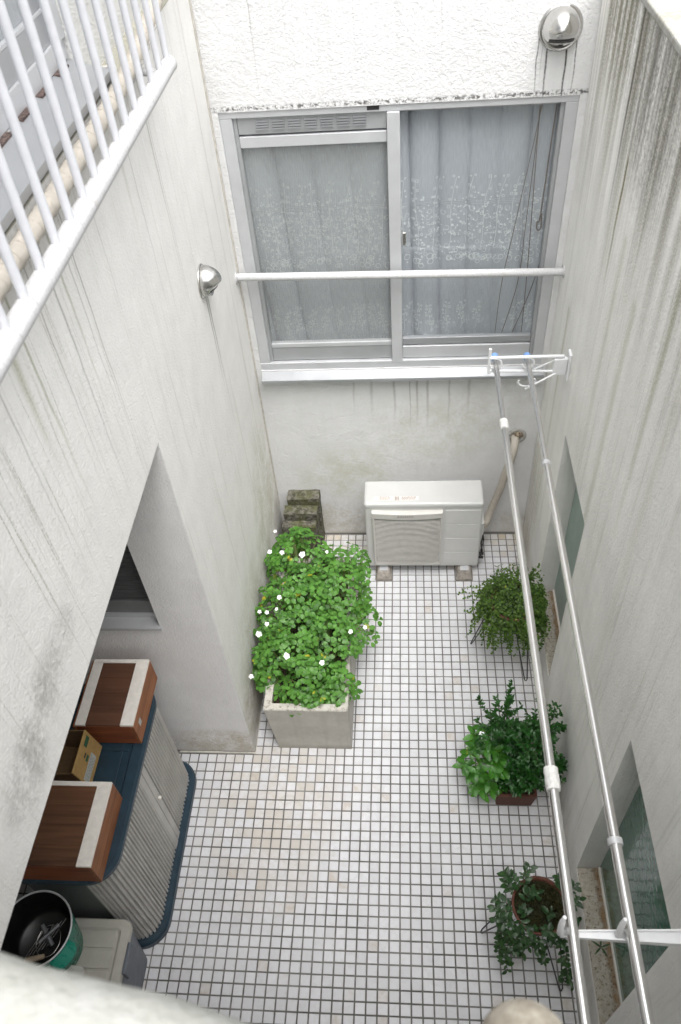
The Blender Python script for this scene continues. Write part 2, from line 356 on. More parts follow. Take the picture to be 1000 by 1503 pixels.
def m_block():
    t = NT('mossy_concrete_block'); P, x, y, z = t.pos(); n = t.noise(P, 45, 5, .7); s = t.noise(P, 14, 4)
    col = t.mix(t.rng(n, .4, .62), (.04, .036, .028), (.20, .19, .155)); col = t.mix(t.math('MULTIPLY', t.rng(s, .45, .6), .6), col, (.09, .095, .03))
    t.set(Base_Color=col, Roughness=.95, Normal=t.bump(n, .006)); return t.m
M_BLOCK = m_block()
def m_wood(name, a, b, ax):
    t = NT(name); P, x, y, z = t.pos()
    v = t.comb(*[t.math('MULTIPLY', q, 3.0 if i == ax else 45.0) for i, q in enumerate((x, y, z))])
    n = t.noise(v, 1.0, 5, .6, .8); n2 = t.noise(P, 8, 3); w = t.noise(v, .35, 3, .5, 1.5)
    col = t.mix(t.rng(n, .35, .65), a, b); col = t.mix(t.math('MULTIPLY', t.rng(w, .48, .62), .55), col, tuple(c*.45 for c in a)); col = t.mix(t.math('MULTIPLY', t.rng(n2, .5, .7), .3), col, tuple(c*.5 for c in a)); oi = t.n.new('ShaderNodeObjectInfo'); col = t.mix(t.math('MULTIPLY', oi.outputs['Random'], .45), col, tuple(min(1, c*1.7) for c in b))
    t.set(Base_Color=col, Roughness=.6, Normal=t.bump(n, .0006)); return t.m
M_WOOD1 = m_wood('dark_brown_wood', (.058, .022, .011), (.10, .042, .022), 0)  # box wood tones lowered to carry the shade of the recess
M_WOOD2 = m_wood('brown_wood', (.080, .033, .014), (.13, .056, .026), 0)
M_WOODR = m_wood('reddish_wood_side', (.20, .065, .022), (.33, .13, .05), 1)
M_WOODF = m_wood('reddish_wood_front', (.18, .048, .016), (.28, .085, .03), 0)
def m_leaf(name, a, b, trans=.25, rough=.45, yellow=.0, scale=22, cell=38.0, vary=.5):
    t = NT(name); P = t.pos()[0]; n = t.noise(P, scale, 3, .6); n2 = t.noise(P, 90, 1)
    w = t.white(t.comb(*[t.math('FLOOR', t.math('MULTIPLY', q, cell)) for q in t.pos()[1:]]))
    col = t.mix(t.rng(n, .3, .7), a, b); col = t.mix(t.math('MULTIPLY', t.rng(w, .3, 1), vary), col, tuple(min(1, c*1.5) for c in b)); col = t.mix(t.math('MULTIPLY', t.rng(w, .3, 0), vary), col, tuple(c*.5 for c in a))
    if yellow: col = t.mix(t.rng(w, 1-yellow, 1-yellow+.005), col, (.42, .38, .03))
    t.set(Base_Color=col, Roughness=rough); t.b.inputs['Specular IOR Level'].default_value = .35
    tr = t.n.new('ShaderNodeBsdfTranslucent'); t._set(tr.inputs['Color'], t.mix(.5, col, (.22, .42, .03)))
    mx = t.n.new('ShaderNodeMixShader'); mx.inputs[0].default_value = trans
    t.l.new(t.b.outputs[0], mx.inputs[1]); t.l.new(tr.outputs[0], mx.inputs[2]); t.l.new(mx.outputs[0], t.out.inputs['Surface']); return t.m
M_LEAF = m_leaf('impatiens_leaf', (.048, .148, .024), (.110, .268, .044), .25, .42, .010)
M_LEAFB = m_leaf('broad_leaf', (.028, .120, .012), (.058, .205, .022), .25, .35, .005)
M_LEAFD = m_leaf('dark_shrub_leaf', (.007, .042, .007), (.020, .095, .014), .12, .35, 0, 22, 60.0, .7)
M_LEAFT = m_leaf('tiny_vine_leaf', (.018, .050, .008), (.078, .146, .022), .2, .5, .004, 22, 90.0, .9)
M_LEAFG = m_leaf('grey_green_leaf', (.013, .042, .014), (.038, .090, .030), .12, .35)
M_STEM = simple('plant_stem', (.13, .17, .05), .6)
M_STEMB = simple('brown_stem', (.055, .045, .020), .8)
M_PETAL = simple('white_petal', (.85, .85, .86), .5, 0, .01, 30)
M_GRASS = simple('moss_grass', (.10, .09, .02), .8, 0, .3, 60)

def m_glass(name, tint=(1, 1, 1), rough=.01, wav=.0, k=1.0):
    t = NT(name); t.n.remove(t.b)
    tr = t.n.new('ShaderNodeBsdfTransparent'); tr.inputs[0].default_value = (*tint, 1)
    gl = t.n.new('ShaderNodeBsdfGlossy'); gl.inputs['Roughness'].default_value = rough
    gg = t.n.new('ShaderNodeNewGeometry'); dp = t.n.new('ShaderNodeVectorMath'); dp.operation = 'DOT_PRODUCT'
    t.l.new(gg.outputs['Incoming'], dp.inputs[0]); t.l.new(gg.outputs['Normal'], dp.inputs[1])
    sch = t.math('ADD', .04, t.math('MULTIPLY', .96, t.math('POWER', t.math('SUBTRACT', 1.0, t.math('ABSOLUTE', dp.outputs['Value'])), 5.0)))
    if wav:
        nn = t.bump(t.noise(t.pos()[0], 30, 2), wav); t.l.new(nn, gl.inputs['Normal'])
    f = t.math('MULTIPLY', sch, k, clamp=True)
    mx = t.n.new('ShaderNodeMixShader'); t.l.new(f, mx.inputs[0]); t.l.new(tr.outputs[0], mx.inputs[1]); t.l.new(gl.outputs[0], mx.inputs[2]); t.l.new(mx.outputs[0], t.out.inputs['Surface'])
    return t.m
M_GLASS = m_glass('clear_window_glass', (.97, .985, .98), k=1.1)
def m_green_glass():
    t = NT('green_patterned_glass'); P = t.pos()[0]
    n = t.noise(P, 26, 2, .5)
    t.set(Base_Color=(.085, .19, .145), Roughness=.05, IOR=1.6, Normal=t.bump(n, .0010)); t.b.inputs['Specular IOR Level'].default_value = .75; return t.m
M_GGLASS = m_green_glass()
M_FGLASS = simple('pale_green_frosted_glass', (.28, .37, .33), .35, 0, .04, 12)
M_DGLASS = simple('dark_reflective_pane', (.05, .055, .055), .5)
def m_sheer(name, col, alpha, gridk=0.0):
    t = NT(name); P, x, y, z = t.pos()
    tr = t.n.new('ShaderNodeBsdfTransparent'); df = t.n.new('ShaderNodeBsdfDiffuse'); tl = t.n.new('ShaderNodeBsdfTranslucent')
    n = t.noise(P, 3, 3); cc = t.mix(t.rng(n, .3, .7), col, tuple(c*.93 for c in col))
    t._set(df.inputs[0], cc); t._set(tl.inputs[0], cc)
    a1 = t.n.new('ShaderNodeMixShader'); a1.inputs[0].default_value = .25; t.l.new(df.outputs[0], a1.inputs[1]); t.l.new(tl.outputs[0], a1.inputs[2])
    mx = t.n.new('ShaderNodeMixShader')
    wv = t.noise(t.comb(t.math('MULTIPLY', x, 300), 0.0, t.math('MULTIPLY', z, 20)), 1.0, 2)
    t.l.new(t.rng(wv, .3, .7, max(0, alpha-.08), min(1, alpha+.08)), mx.inputs[0])
    t.l.new(tr.outputs[0], mx.inputs[1]); t.l.new(a1.outputs[0], mx.inputs[2]); t.l.new(mx.outputs[0], t.out.inputs['Surface'])
    t.n.remove(t.b); return t.m
M_SHEER = m_sheer('sheer_curtain', (.69, .705, .77), .88)
M_SCREEN = m_sheer('insect_screen', (.50, .52, .50), .30)
M_LACE = simple('white_embroidery', (.84, .85, .87), .8, 0, 0)

# ------------------------------------------------------------------ floor
XL, XR, YB, YF = -0.84, 0.76, 1.257, -2.27     # courtyard box
ALC = -1.95                                    # back of the storage recess
YP = -.337                                     # face of the recess end wall
fl = box('floor', (-3.2, 3.2, -4.2, 3.4, -.25, -.003), M_GROUT); tag(fl, kind='structure')
def tile_mesh(mb, cx, cy, s=.0430, z=0.0, jit=0.0):
    h = s/2; b = .0013
    dz = [R.uniform(-jit, jit) for _ in range(4)]
    o = [(-h, -h), (h, -h), (h, h), (-h, h)]; i = [(-h+b, -h+b), (h-b, -h+b), (h-b, h-b), (-h+b, h-b)]
    vs = [(cx+x, cy+y, z-.006) for x, y in o]+[(cx+x, cy+y, z-.0011) for x, y in o]+[(cx+x, cy+y, z+dz[k]) for k, (x, y) in enumerate(i)]
    fs = [(8, 9, 10, 11)]
    for k in range(4):
        k2 = (k+1) % 4; fs.append((k, k2, 4+k2, 4+k)); fs.append((4+k, 4+k2, 8+k2, 8+k))
    mb.add(vs, fs)
cells = []
for iy in range(-46, 25):
    for ix in range(-40, 15):
        cx, cy = ix*.05+.025, iy*.05+.025
        if cx+.02 > XR+.0: continue
        if cy > YP and cx < XL-.0: continue
        if cx-.02 < ALC: continue
        cells.append((cx, cy))
def tile_key(c):
    cx, cy = c
    vis = (-1.10 < cx < .72) and (cy > -1.60)
    return (0 if vis else 1, cy, abs(cx))
cells.sort(key=tile_key)
one = MB(); tile_mesh(one, 0, 0, jit=0); tme = one.mesh('tile'); tme.materials.append(M_TILE)
for cx, cy in cells[:298]:
    o = bpy.data.objects.new('tile', tme); o.location = (cx+R.uniform(-.0003, .0003), cy+R.uniform(-.0003, .0003), R.uniform(-.0003, .0003))
    o.rotation_euler = (R.uniform(-.008, .008), R.uniform(-.008, .008), R.uniform(-.010, .010)); link(o, fl)
rest = MB()
for cx, cy in cells[298:]: tile_mesh(rest, cx+R.uniform(-.0003, .0003), cy+R.uniform(-.0003, .0003), jit=.00035)
tag(rest.build('tiles', M_TILE, fl), kind='stuff')

# ------------------------------------------------------------------ walls
def wall_with_holes(mb, axis, c0, c1, u0, u1, z0, z1, holes):
    """slab between planes c0,c1 on axis ('x' or 'y'), spanning u0..u1 and z0..z1 with rectangular holes (u0,u1,z0,z1), split into butted boxes"""
    us = sorted({u0, u1, *[h[0] for h in holes], *[h[1] for h in holes]})
    zs = sorted({z0, z1, *[h[2] for h in holes], *[h[3] for h in holes]})
    nu, nz = len(us)-1, len(zs)-1
    def solid(i, j):
        if i < 0 or j < 0 or i >= nu or j >= nz: return False
        uc, zc = (us[i]+us[i+1])/2, (zs[j]+zs[j+1])/2
        return not any(h[0] < uc < h[1] and h[2] < zc < h[3] for h in holes)
    def P(c, u, z): return (c, u, z) if axis == 'x' else (u, c, z)
    for i in range(nu):
        for j in range(nz):
            if not solid(i, j): continue
            a, b, c, d = us[i], us[i+1], zs[j], zs[j+1]
            for cc in (c0, c1): mb.add([P(cc, a, c), P(cc, b, c), P(cc, b, d), P(cc, a, d)], [(0, 1, 2, 3)])
            if not solid(i-1, j): mb.add([P(c0, a, c), P(c1, a, c), P(c1, a, d), P(c0, a, d)], [(0, 1, 2, 3)])
            if not solid(i+1, j): mb.add([P(c0, b, c), P(c1, b, c), P(c1, b, d), P(c0, b, d)], [(0, 1, 2, 3)])
            if not solid(i, j-1): mb.add([P(c0, a, c), P(c0, b, c), P(c1, b, c), P(c1, a, c)], [(0, 1, 2, 3)])
            if not solid(i, j+1): mb.add([P(c0, a, d), P(c0, b, d), P(c1, b, d), P(c1, a, d)], [(0, 1, 2, 3)])
def fixn(o):
    bm = bmesh.new(); bm.from_mesh(o.data); bmesh.ops.remove_doubles(bm, verts=bm.verts, dist=1e-5); bmesh.ops.recalc_face_normals(bm, faces=bm.faces); bm.to_mesh(o.data); bm.free(); return o

# rear wall with the big window
WX0, WX1, WZ0, WZ1 = -.805, .728, 1.375, 2.745
rear = thing('stucco_wall', 'tall white rough stucco wall at the far end, with the large curtained sliding window', 'wall', (0, YB, 0))
mb = MB(); wall_with_holes(mb, 'y', YB, YB+.16, XL-.1, XR+.6, -.02, 5.2, [(WX0, WX1, WZ0, WZ1)])
fixn(mb.build('wall_face', M_BACK, rear))

# left wall above the storage recess, and the pillar
left = thing('stucco_wall', 'white stucco wall on the left with rain streaks, bridging over the dark storage recess', 'wall', (XL, 0, 0))
mb = MB(); wall_with_holes(mb, 'x', XL, XL-.18, YF-.3, YB-.002, -.02, 3.25, [(YF-.3, YP, -.02, 2.272)])
fixn(mb.build('wall_face', M_LEFT, left))
mb = MB(); mb.box(XL-.42, XL+.004, YP-.008, YB-.005, -.002, .004); mb.build('base_joint', M_STAINW, left)
# recess: end wall with a small window, back wall, ceiling
rec = thing('recess_wall', 'smooth pale end wall of the storage recess, with a small dark louvred window', 'wall', (XL, YP, 0))
mb = MB(); wall_with_holes(mb, 'y', YP, YP+.14, ALC-.15, XL-.18, -.02, 2.272, [(-1.80, -1.092, 1.185, 1.95)])
fixn(mb.build('wall_face', M_ALC, rec))
mb = MB(); mb.box(XL-.18, XL-.0015, YP-.0015, YP+.0, -.02, 2.27); mb.build('corner_face', M_ALC, rec)
wnd = MB(); wnd.box(-1.80, -1.092, YP+.05, YP+.09, 1.185, 1.215); wnd.box(-1.115, -1.092, YP+.045, YP+.09, 1.215, 1.95); wnd.box(-1.80, -1.085, YP-.012, YP+.045, 1.172, 1.190); pass
wo = wnd.build('window', M_ALU, rec)
for k in range(20):
    zz = 1.318+k*.031
    l = MB(); l.box(-1.80, -1.116, YP+.058, YP+.070, zz, zz+.027, bev=.004); l.build('louvre', M_DSLAT, wo)
MB().box(-1.80, -1.116, YP+.056, YP+.075, 1.216, 1.298, bev=.003).build('bottom_rail', M_ALU_D2, wo)
MB().box(-1.80, -1.115, YP+.10, YP+.106, 1.215, 1.95).build('pane', M_DGLASS, wo)
rb = thing('recess_wall', 'shaded back wall deep inside the storage recess, mostly hidden by the overhanging wall', 'wall', (ALC, 0, 0))
box('wall_face', (ALC-.12, ALC, YF-.3, YP-.002, -.02, 2.27), M_ALC, rb)
box('ceiling', (ALC-.12, XL-.182, YF-.3, YP+.14, 2.274, 2.40), M_PLAIN, rb)

# right wall with two ground-level openings
right = thing('stucco_wall', 'weathered grey stucco wall on the right with dark mildew streaks and two low recessed windows', 'wall', (XR, 0, 0))
H1 = (.035, .615, .19, 1.432); H2 = (-1.598, -.968, .19, 1.432)
mb = MB(); wall_with_holes(mb, 'x', XR, XR+.12, YF-.3, YB-.002, -.02, 3.235, [H1, H2])
mb.box(XR+.1205, XR+.32, YF-.3, YB-.002, -.02, 3.235)
fixn(mb.build('wall_face', M_RIGHT, right))
cp = MB(); cp.box(XR-.012, XR+.34, YF-.3, YB-.004, 3.236, 3.262, bev=.006); cp.build('coping', M_COPE, right)
def m_sill():
    t = NT('crumbling_mortar_sill'); P, x, y, z = t.pos(); n = t.noise(P, 40, 5, .7); e = t.rng(t.math('ADD', x, t.math('MULTIPLY', t.math('SUBTRACT', n, .5), .03)), XR+.065, XR+.08)
    col = t.mix(t.rng(n, .4, .65), (.52, .49, .43), (.40, .35, .27)); col = t.mix(t.math('MULTIPLY', e, t.rng(n, .35, .6, .5, 1)), col, (.33, .22, .12)); col = t.mix(t.math('MULTIPLY', t.rng(t.noise(P, 70, 4, .7), .55, .62), .7), col, (.10, .07, .04))
    t.set(Base_Color=col, Roughness=.95, Normal=t.bump(t.math('ADD', n, t.math('MULTIPLY', e, t.noise(P, 65, 4, .7))), .012)); return t.m
M_SILL = m_sill()
for hh, gm in ((H1, M_FGLASS), (H2, M_GGLASS)):
    w = thing_w = MB(); w.box(XR+.092, XR+.118, hh[0]+.002, hh[1]-.002, hh[2]+.004, hh[2]+.03)
    wo = w.build('window', M_CREAM, right)
    MB().box(XR+.100, XR+.108, hh[0]+.002, hh[1]-.002, hh[2]+.031, hh[3]-.002).build('pane', gm, wo)
    s = MB(); n = 26; m = 8; vs = []; fs = []
    for i in range(n+1):
        for j in range(m+1):
            yy = hh[0]+.002+(hh[1]-hh[0]-.004)*i/n; xx = XR+.004+(.094-.004)*j/m
            crumb = mnoise.noise(Vector((xx*60, yy*60, 1)))*.007*(1 if j > 4 else .25)
            vs.append((xx, yy, hh[2]+.010+crumb+(.006 if j > 5 else 0)))
    for i in range(n):
        for j in range(m): fs.append((i*(m+1)+j, i*(m+1)+j+1, (i+1)*(m+1)+j+1, (i+1)*(m+1)+j))
    s.add(vs, fs, True); s.box(XR+.002, XR+.092, hh[0]+.003, hh[1]-.003, hh[2]-.01, hh[2]+.004); s.build('sill', M_SILL, wo)

# building above the left wall (set back) with a window
up = thing('stucco_wall', 'upper storey stucco wall set back above the ledge at top left, with a wide grey framed window', 'wall', (XL-.07, 0, 3.25))
UX = XL-.07
mb = MB(); wall_with_holes(mb, 'x', UX, UX-.14, YF-.3, YB-.002, 3.251, 5.2, [(-1.9, .125, 3.30, 4.5)])
fixn(mb.build('wall_face', M_PLAIN, up))
box('ledge', (XL-.07, XL-.001, YF-.3, YB-.004, 3.2505, 3.254), M_LEDGE, up)
wf = MB(); wf.box(UX-.10, UX-.04, -1.9, .124, 3.32, 3.375); wf.box(UX-.095, UX-.03, .065, .124, 3.375, 4.5); wf.box(UX-.09, UX-.05, -1.9, .065, 3.45, 3.458); wf.box(UX-.095, UX-.045, -.75, -.70, 3.46, 4.5)
wo = wf.build('window', M_ALU, up)
MB().box(UX-.085, UX-.05, -.70, .062, 3.376, 3.449).build('bottom_rail', M_ALU_W, wo)
MB().box(UX-.085, UX-.052, -1.9, -.752, 3.376, 3.449).build('bottom_rail', M_ALU_W, wo)
MB().box(UX-.080, UX-.055, -.02, .06, 3.459, 4.5).build('stile', M_ALU_W, wo)
MB().box(UX-.072, UX-.066, -1.9, -.022, 3.459, 4.5).build('pane', simple('grey_upper_pane', (.34, .36, .38), .12), wo)
sl = MB(); sl.add([(UX-.04, -1.9, 3.318), (XL+.008, -1.9, 3.288), (XL+.008, .118, 3.288), (UX-.04, .118, 3.318), (UX-.04, -1.9, 3.296), (XL+.008, -1.9, 3.266), (XL+.008, .118, 3.266), (UX-.04, .118, 3.296)], [(0,1,2,3),(4,7,6,5),(0,4,5,1),(1,5,6,2),(2,6,7,3),(3,7,4,0)])
sl.build('sill', M_ALU_W, wo)
for k in range(12):
    y1 = .07-k*.155; MB().box(UX-.045, UX-.022, y1-.085, y1, 3.312, 3.319).build('drain_slot', M_RUST, wo)
box('sealant', (XL-.06, XL-.0, .119, .131, 3.256, 3.292), M_STAINW, up)

# unseen near wall added for the lighting, its visible rough coping and a round post
near = thing('parapet_wall', 'white parapet wall with rough rounded mortar coping at the bottom left edge of the photo', 'wall', (0, YF, 0))
box('wall_face', (ALC, XR+.3, YF-.16, YF, -.02, 3.30), M_PLAIN, near)
mb = MB(); loops = []; d = Vector((-.2, .036, 0)).normalized(); nrm = Vector((-d.y, d.x, 0)); nrm = nrm if nrm.y > 0 else -nrm
for i in range(61):
    t = -1.05+i*1.95/60; c = Vector((-.094, -2.192, 3.40))+d*t - nrm*.12
    l = []
    for k in range(20):
        a = 2*PI*k/20; ca, sa = math.cos(a), math.sin(a)
        q = c+nrm*(.12*abs(ca)**.6*(1 if ca > 0 else -1))+Vector((0, 0, -.055+.065*abs(sa)**.6*(1 if sa > 0 else -1)))
        q += (nrm*ca+Vector((0, 0, sa)))*(mnoise.noise(q*9)*.006+mnoise.noise(q*40)*.0015); l.append(tuple(q))
    loops.append(l)
ring_stack(mb, loops, smooth=True); mb.build('coping', M_COPE, near)
pst = thing('round_post', 'rounded beige mottled top of a round post at the bottom edge beside the parapet', 'post', (.108, -2.158, 0))
def m_post():
    t = NT('mottled_beige_stone'); P = t.pos()[0]; n = t.noise(P, 60, 5, .65)
    t.set(Base_Color=t.mix(t.rng(n, .35, .65), (.38, .35, .29), (.22, .19, .15)), Roughness=.9, Normal=t.bump(n, .003)); return t.m
mb = MB(); prof = [(.044, .0), (.044, 3.09)]+[(.046*math.cos(a), 3.10+.036*math.sin(a)) for a in [i*PI/2/8 for i in range(9)]]
mb.lathe([(max(r, .0005), z) for r, z in prof], 28, Matrix.Translation((.108, -2.158, 0))); mb.build('cap', m_post(), pst)

# ------------------------------------------------------------------ the sliding window in the rear wall
win = bpy.data.objects.new('window', None); link(win, rear)
def W(name, b, m, bev=0.0): return MB().box(*b, bev=bev).build(name, m, win, origin=(0, YB, 0))
Y0 = YB+.008
fr = MB()
fr.box(WX0, WX0+.055, Y0, Y0+.09, WZ0+.045, WZ1-.03, bev=.003); fr.box(WX1-.052, WX1, Y0, Y0+.09, WZ0+.045, WZ1-.03, bev=.003)
fr.box(WX0, WX1, Y0-.001, Y0+.09, WZ1-.03, WZ1, bev=.003); fr.box(WX0, WX1, Y0-.004, Y0+.09, WZ0, WZ0+.045, bev=.003)
fr.build('frame', M_ALU, win, origin=(0, YB, 0))
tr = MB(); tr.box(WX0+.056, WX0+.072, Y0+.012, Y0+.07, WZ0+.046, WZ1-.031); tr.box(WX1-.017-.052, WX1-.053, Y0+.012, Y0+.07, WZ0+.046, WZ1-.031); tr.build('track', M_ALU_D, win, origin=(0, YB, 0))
W('meeting_stile', (-.077, -.020, Y0-.006, Y0+.045, WZ0+.03, WZ1-.031), M_ALU, .004)
# left sash (outer): ventilator head, rails, screen
vent = MB(); vent.box(WX0+.073, -.078, Y0+.014, Y0+.05, 2.640, WZ1-.034, bev=.003); vent.box(WX0+.073, -.078, Y0+.006, Y0+.02, 2.632, 2.640)
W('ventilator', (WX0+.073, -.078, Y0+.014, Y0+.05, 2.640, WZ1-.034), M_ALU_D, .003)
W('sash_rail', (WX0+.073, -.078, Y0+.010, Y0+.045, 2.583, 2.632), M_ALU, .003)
for k in range(7):
    x0 = -.650+k*.0715
    for j in range(4): MB().box(x0, x0+.055, Y0+.006, Y0+.013, 2.660+j*.011, 2.667+j*.011).build('vent_slat', M_ALU_W, win, origin=(0, YB, 0))
W('sash_rail', (WX0+.073, -.078, Y0+.014, Y0+.045, 1.510, 1.536), M_ALU, .003)
W('sash_rail', (WX0+.073, -.078, Y0+.018, Y0+.045, 1.425, 1.5095), M_ALU_D, .002)
W('pane', (WX0+.073, -.078, Y0+.040, Y0+.045, 1.535, 2.584), M_GLASS)
MB().add([(WX0+.073, Y0+.020, 1.5365), (-.078, Y0+.020, 1.5365), (-.078, Y0+.020, 2.5825), (WX0+.073, Y0+.020, 2.5825)], [(0, 1, 2, 3)])
sc = MB(); sc.add([(WX0+.073, Y0+.020, 1.5365), (-.078, Y0+.020, 1.5365), (-.078, Y0+.020, 2.5825), (WX0+.073, Y0+.020, 2.5825)], [(0, 1, 2, 3)]); sc.build('insect_screen', M_SCREEN, win, origin=(0, YB, 0))
# right sash
W('sash_rail', (-.0195, WX1-.070, Y0+.022, Y0+.055, 1.505, 1.545), M_ALU_W, .003)
W('sash_rail', (-.0195, WX1-.070, Y0+.014, Y0+.055, 1.425, 1.498), M_ALU, .003)
W('sash_head', (-.0195, WX1-.070, Y0+.030, Y0+.055, 2.700, WZ1-.031), M_ALU_D, .002)
W('pane', (-.0195, WX1-.070, Y0+.044, Y0+.049, 1.5455, 2.6995), M_GLASS)
W('latch', (-.016, .004, Y0-.012, Y0+.012, 2.10, 2.165), M_CHROME, .004)
W('sticker', (-.16, -.108, Y0-.0032, Y0-.0008, WZ1-.020, WZ1-.004), M_BLACK)
sl = MB(); sx0, sx1 = WX0+.003, WX1+.012
sl.add([(sx0, YB-.001, WZ0-.006), (sx1, YB-.001, WZ0-.006), (sx1, YB-.055, WZ0-.03), (sx0, YB-.055, WZ0-.03), (sx0, YB-.055, WZ0-.044), (sx1, YB-.055, WZ0-.044), (sx1, YB-.001, WZ0-.05), (sx0, YB-.001, WZ0-.05)], [(0,3,2,1),(3,4,5,2),(4,7,6,5),(0,1,6,7),(1,2,5,6),(0,7,4,3)])
sl.box(sx0, sx1, YB-.060, YB-.0555, WZ0-.046, WZ0-.028)
sl.build('sill', M_ALU_W, win, origin=(0, YB, 0))
# room behind
rm = MB(); rm.box(-1.1, 1.0, YB+.45, YB+.5, 1.1, 3.0); rm.box(-1.1, 1.0, YB+.161, YB+.45, 1.05, 1.1); rm.box(-1.1, 1.0, YB+.161, YB+.45, 3.0, 3.05); rm.box(-1.15, -1.1, YB+.161, YB+.5, 1.05, 3.05); rm.box(1.0, 1.05, YB+.161, YB+.5, 1.05, 3.05)
rm.build('room_box', M_DARKROOM, rear)
# curtains
def curtain(x0, x1, label, ph, pleat, drift):
    yb = YB+.092; t = thing('lace_curtain', label, 'curtain', ((x0+x1)/2, yb, 1.40))
    n = int((x1-x0)/.004); zs = [1.44+i*(2.74-1.44)/26 for i in range(27)]
    def yat(x, z):
        w = x/pleat*PI+ph+drift*math.sin((z-1.4)*1.3)
        s = math.sin(w); a = .026*(.75+.35*math.sin(x*9+1))
        return yb+a*(1-abs(s)**.30*2)*.9+.006*math.sin(w*.5+z*2)+mnoise.noise(Vector((x*6, z*1.2, ph)))*.012
    mb = MB(); vs = []; fs = []
    for i in range(n+1):
        x = x0+(x1-x0)*i/n
        for z in zs: vs.append((x, yat(x, z), z))
    m = len(zs)
    for i in range(n):
        for j in range(m-1): fs.append((i*m+j, (i+1)*m+j, (i+1)*m+j+1, i*m+j+1))
    mb.add(vs, fs, True); mb.build('fabric', M_SHEER, t)
    # embroidery: sprays of rings and curls lying on the cloth
    e = MB()
    def strip(pts, w):
        vs = []; 
        for i, (x, z) in enumerate(pts):
            a = pts[max(0, i-1)]; b = pts[min(len(pts)-1, i+1)]; dx, dz = b[0]-a[0], b[1]-a[1]; L = math.hypot(dx, dz) or 1
            nx, nz = -dz/L*w, dx/L*w
            for s in (1, -1): xx, zz = x+nx*s, z+nz*s; vs.append((xx, yat(xx, zz)-.003, zz))
        e.add(vs, [(2*i, 2*i+1, 2*i+3, 2*i+2) for i in range(len(pts)-1)])
    def ring(x, z, r, w, a0=0, a1=2*PI, n=10): strip([(x+r*math.cos(a0+(a1-a0)*k/n), z+r*math.sin(a0+(a1-a0)*k/n)) for k in range(n+1)], w*1.35)
    x = x0+.03
    while x < x1-.03:
        for zb, hgt, full in ((2.02, .36, 1), (1.56, .16, 0)):
            if zb < 1.6 and R.random() < .1: continue
            ln = R.uniform(-.02, .05); pts = []
            for k in range(9):
                f = k/8; pts.append((x+ln*f*f+.006*math.sin(f*7), zb+hgt*f*R.uniform(.98, 1.02)))
            strip(pts, .0011)
            for k in range(2, 9):
                px, pz = pts[k]
                for s in (1, -1):
                    if R.random() < .8: ring(px+s*R.uniform(.006, .016), pz+R.uniform(-.006, .01), R.uniform(.003, .007), .0012, n=6)
            for k in range(20 if full else 7):
                ring(x+R.uniform(-.06, .06), zb+R.uniform(-.04, .22 if full else .08), R.uniform(.004, .012), .0008, R.uniform(0, 6), R.uniform(0, 6)+4.2, 10)
            if full:
                for k in range(3): ring(x+R.uniform(-.05, .05), zb-.05+R.uniform(-.02, .03), R.uniform(.010, .016), .0012, n=12)
                for k in range(26): ring(x+R.uniform(-.06, .06), zb+R.uniform(-.06, .3), R.uniform(.002, .004), .0014, n=5)
        x += R.uniform(.052, .085)
        for kz in (2.258, 2.266, 2.274): strip([(x0+.004+(x1-x0-.008)*k/160, kz) for k in range(161)], .0008)
    tag(e.build('embroidery', M_LACE, t), kind='stuff')
    return t
curtain(-.80, -.03, 'sheer white lace curtain behind the left sash with the insect screen', .4, .17, 1.2)
curtain(-.045, .735, 'bluish sheer lace curtain behind the right sash, with flower embroidery and cords', 2.0, .135, .7)
for lab, pts, r in (('thin dark cord slanting furthest to the left inside the right window', [(.589, 2.70), (.521, 2.139), (.484, 1.833), (.470, 1.45)], .0017),
                    ('dark cord hanging second from the left inside the right window', [(.583, 2.70), (.573, 2.157), (.563, 1.831), (.49, 1.46)], .0019),
                    ('dark cord hanging nearly straight, third from the left inside the right window', [(.578, 2.70), (.594, 2.257), (.607, 1.829), (.612, 1.46)], .0019),
                    ('short brown looped cord hanging near the right jamb of the window', [(.650, 2.70), (.643, 2.45), (.637, 2.185), (.625, 2.16), (.630, 2.12), (.645, 2.13), (.642, 2.2)], .003),
                    ('dark cord closest to the right jamb, curving left at its foot', [(.680, 2.70), (.676, 2.119), (.64, 1.828), (.55, 1.50), (.53, 1.46)], .002)):
    P3 = [Vector((x, YB+.064, z)) for x, z in pts]; out = []
    for i in range(len(P3)-1):
        a = P3[max(0, i-1)]; b = P3[i]; c = P3[i+1]; d4 = P3[min(len(P3)-1, i+2)]
        for k in range(6):
            s = k/6; out.append(.5*((2*b)+(c-a)*s+(2*a-5*b+4*c-d4)*s*s+(3*b-a-3*c+d4)*s**3))
    out.append(P3[-1]); o = MB().tube(out, r, 6).build('cord', M_CORD); tag(o, lab, 'cord', 'cords hanging inside the window')

# ------------------------------------------------------------------ fixed things on the walls
gb = thing('guard_bar', 'horizontal white guard bar fixed wall to wall across the large window', 'bar', (XL, 1.195, 1.975))
MB().tube([(XL+.004, 1.2, 1.990), (XR-.004, 1.195, 1.965)], .0195, 18).build('bar', M_RAIL, gb)
for x, s in ((XL, 1), (XR, -1)): MB().tube([(x+s*.0005, 1.198, 1.99 if s > 0 else 1.965), (x+s*.006, 1.198, 1.99 if s > 0 else 1.965)], .030, 18).build('flange', M_RAIL, gb)

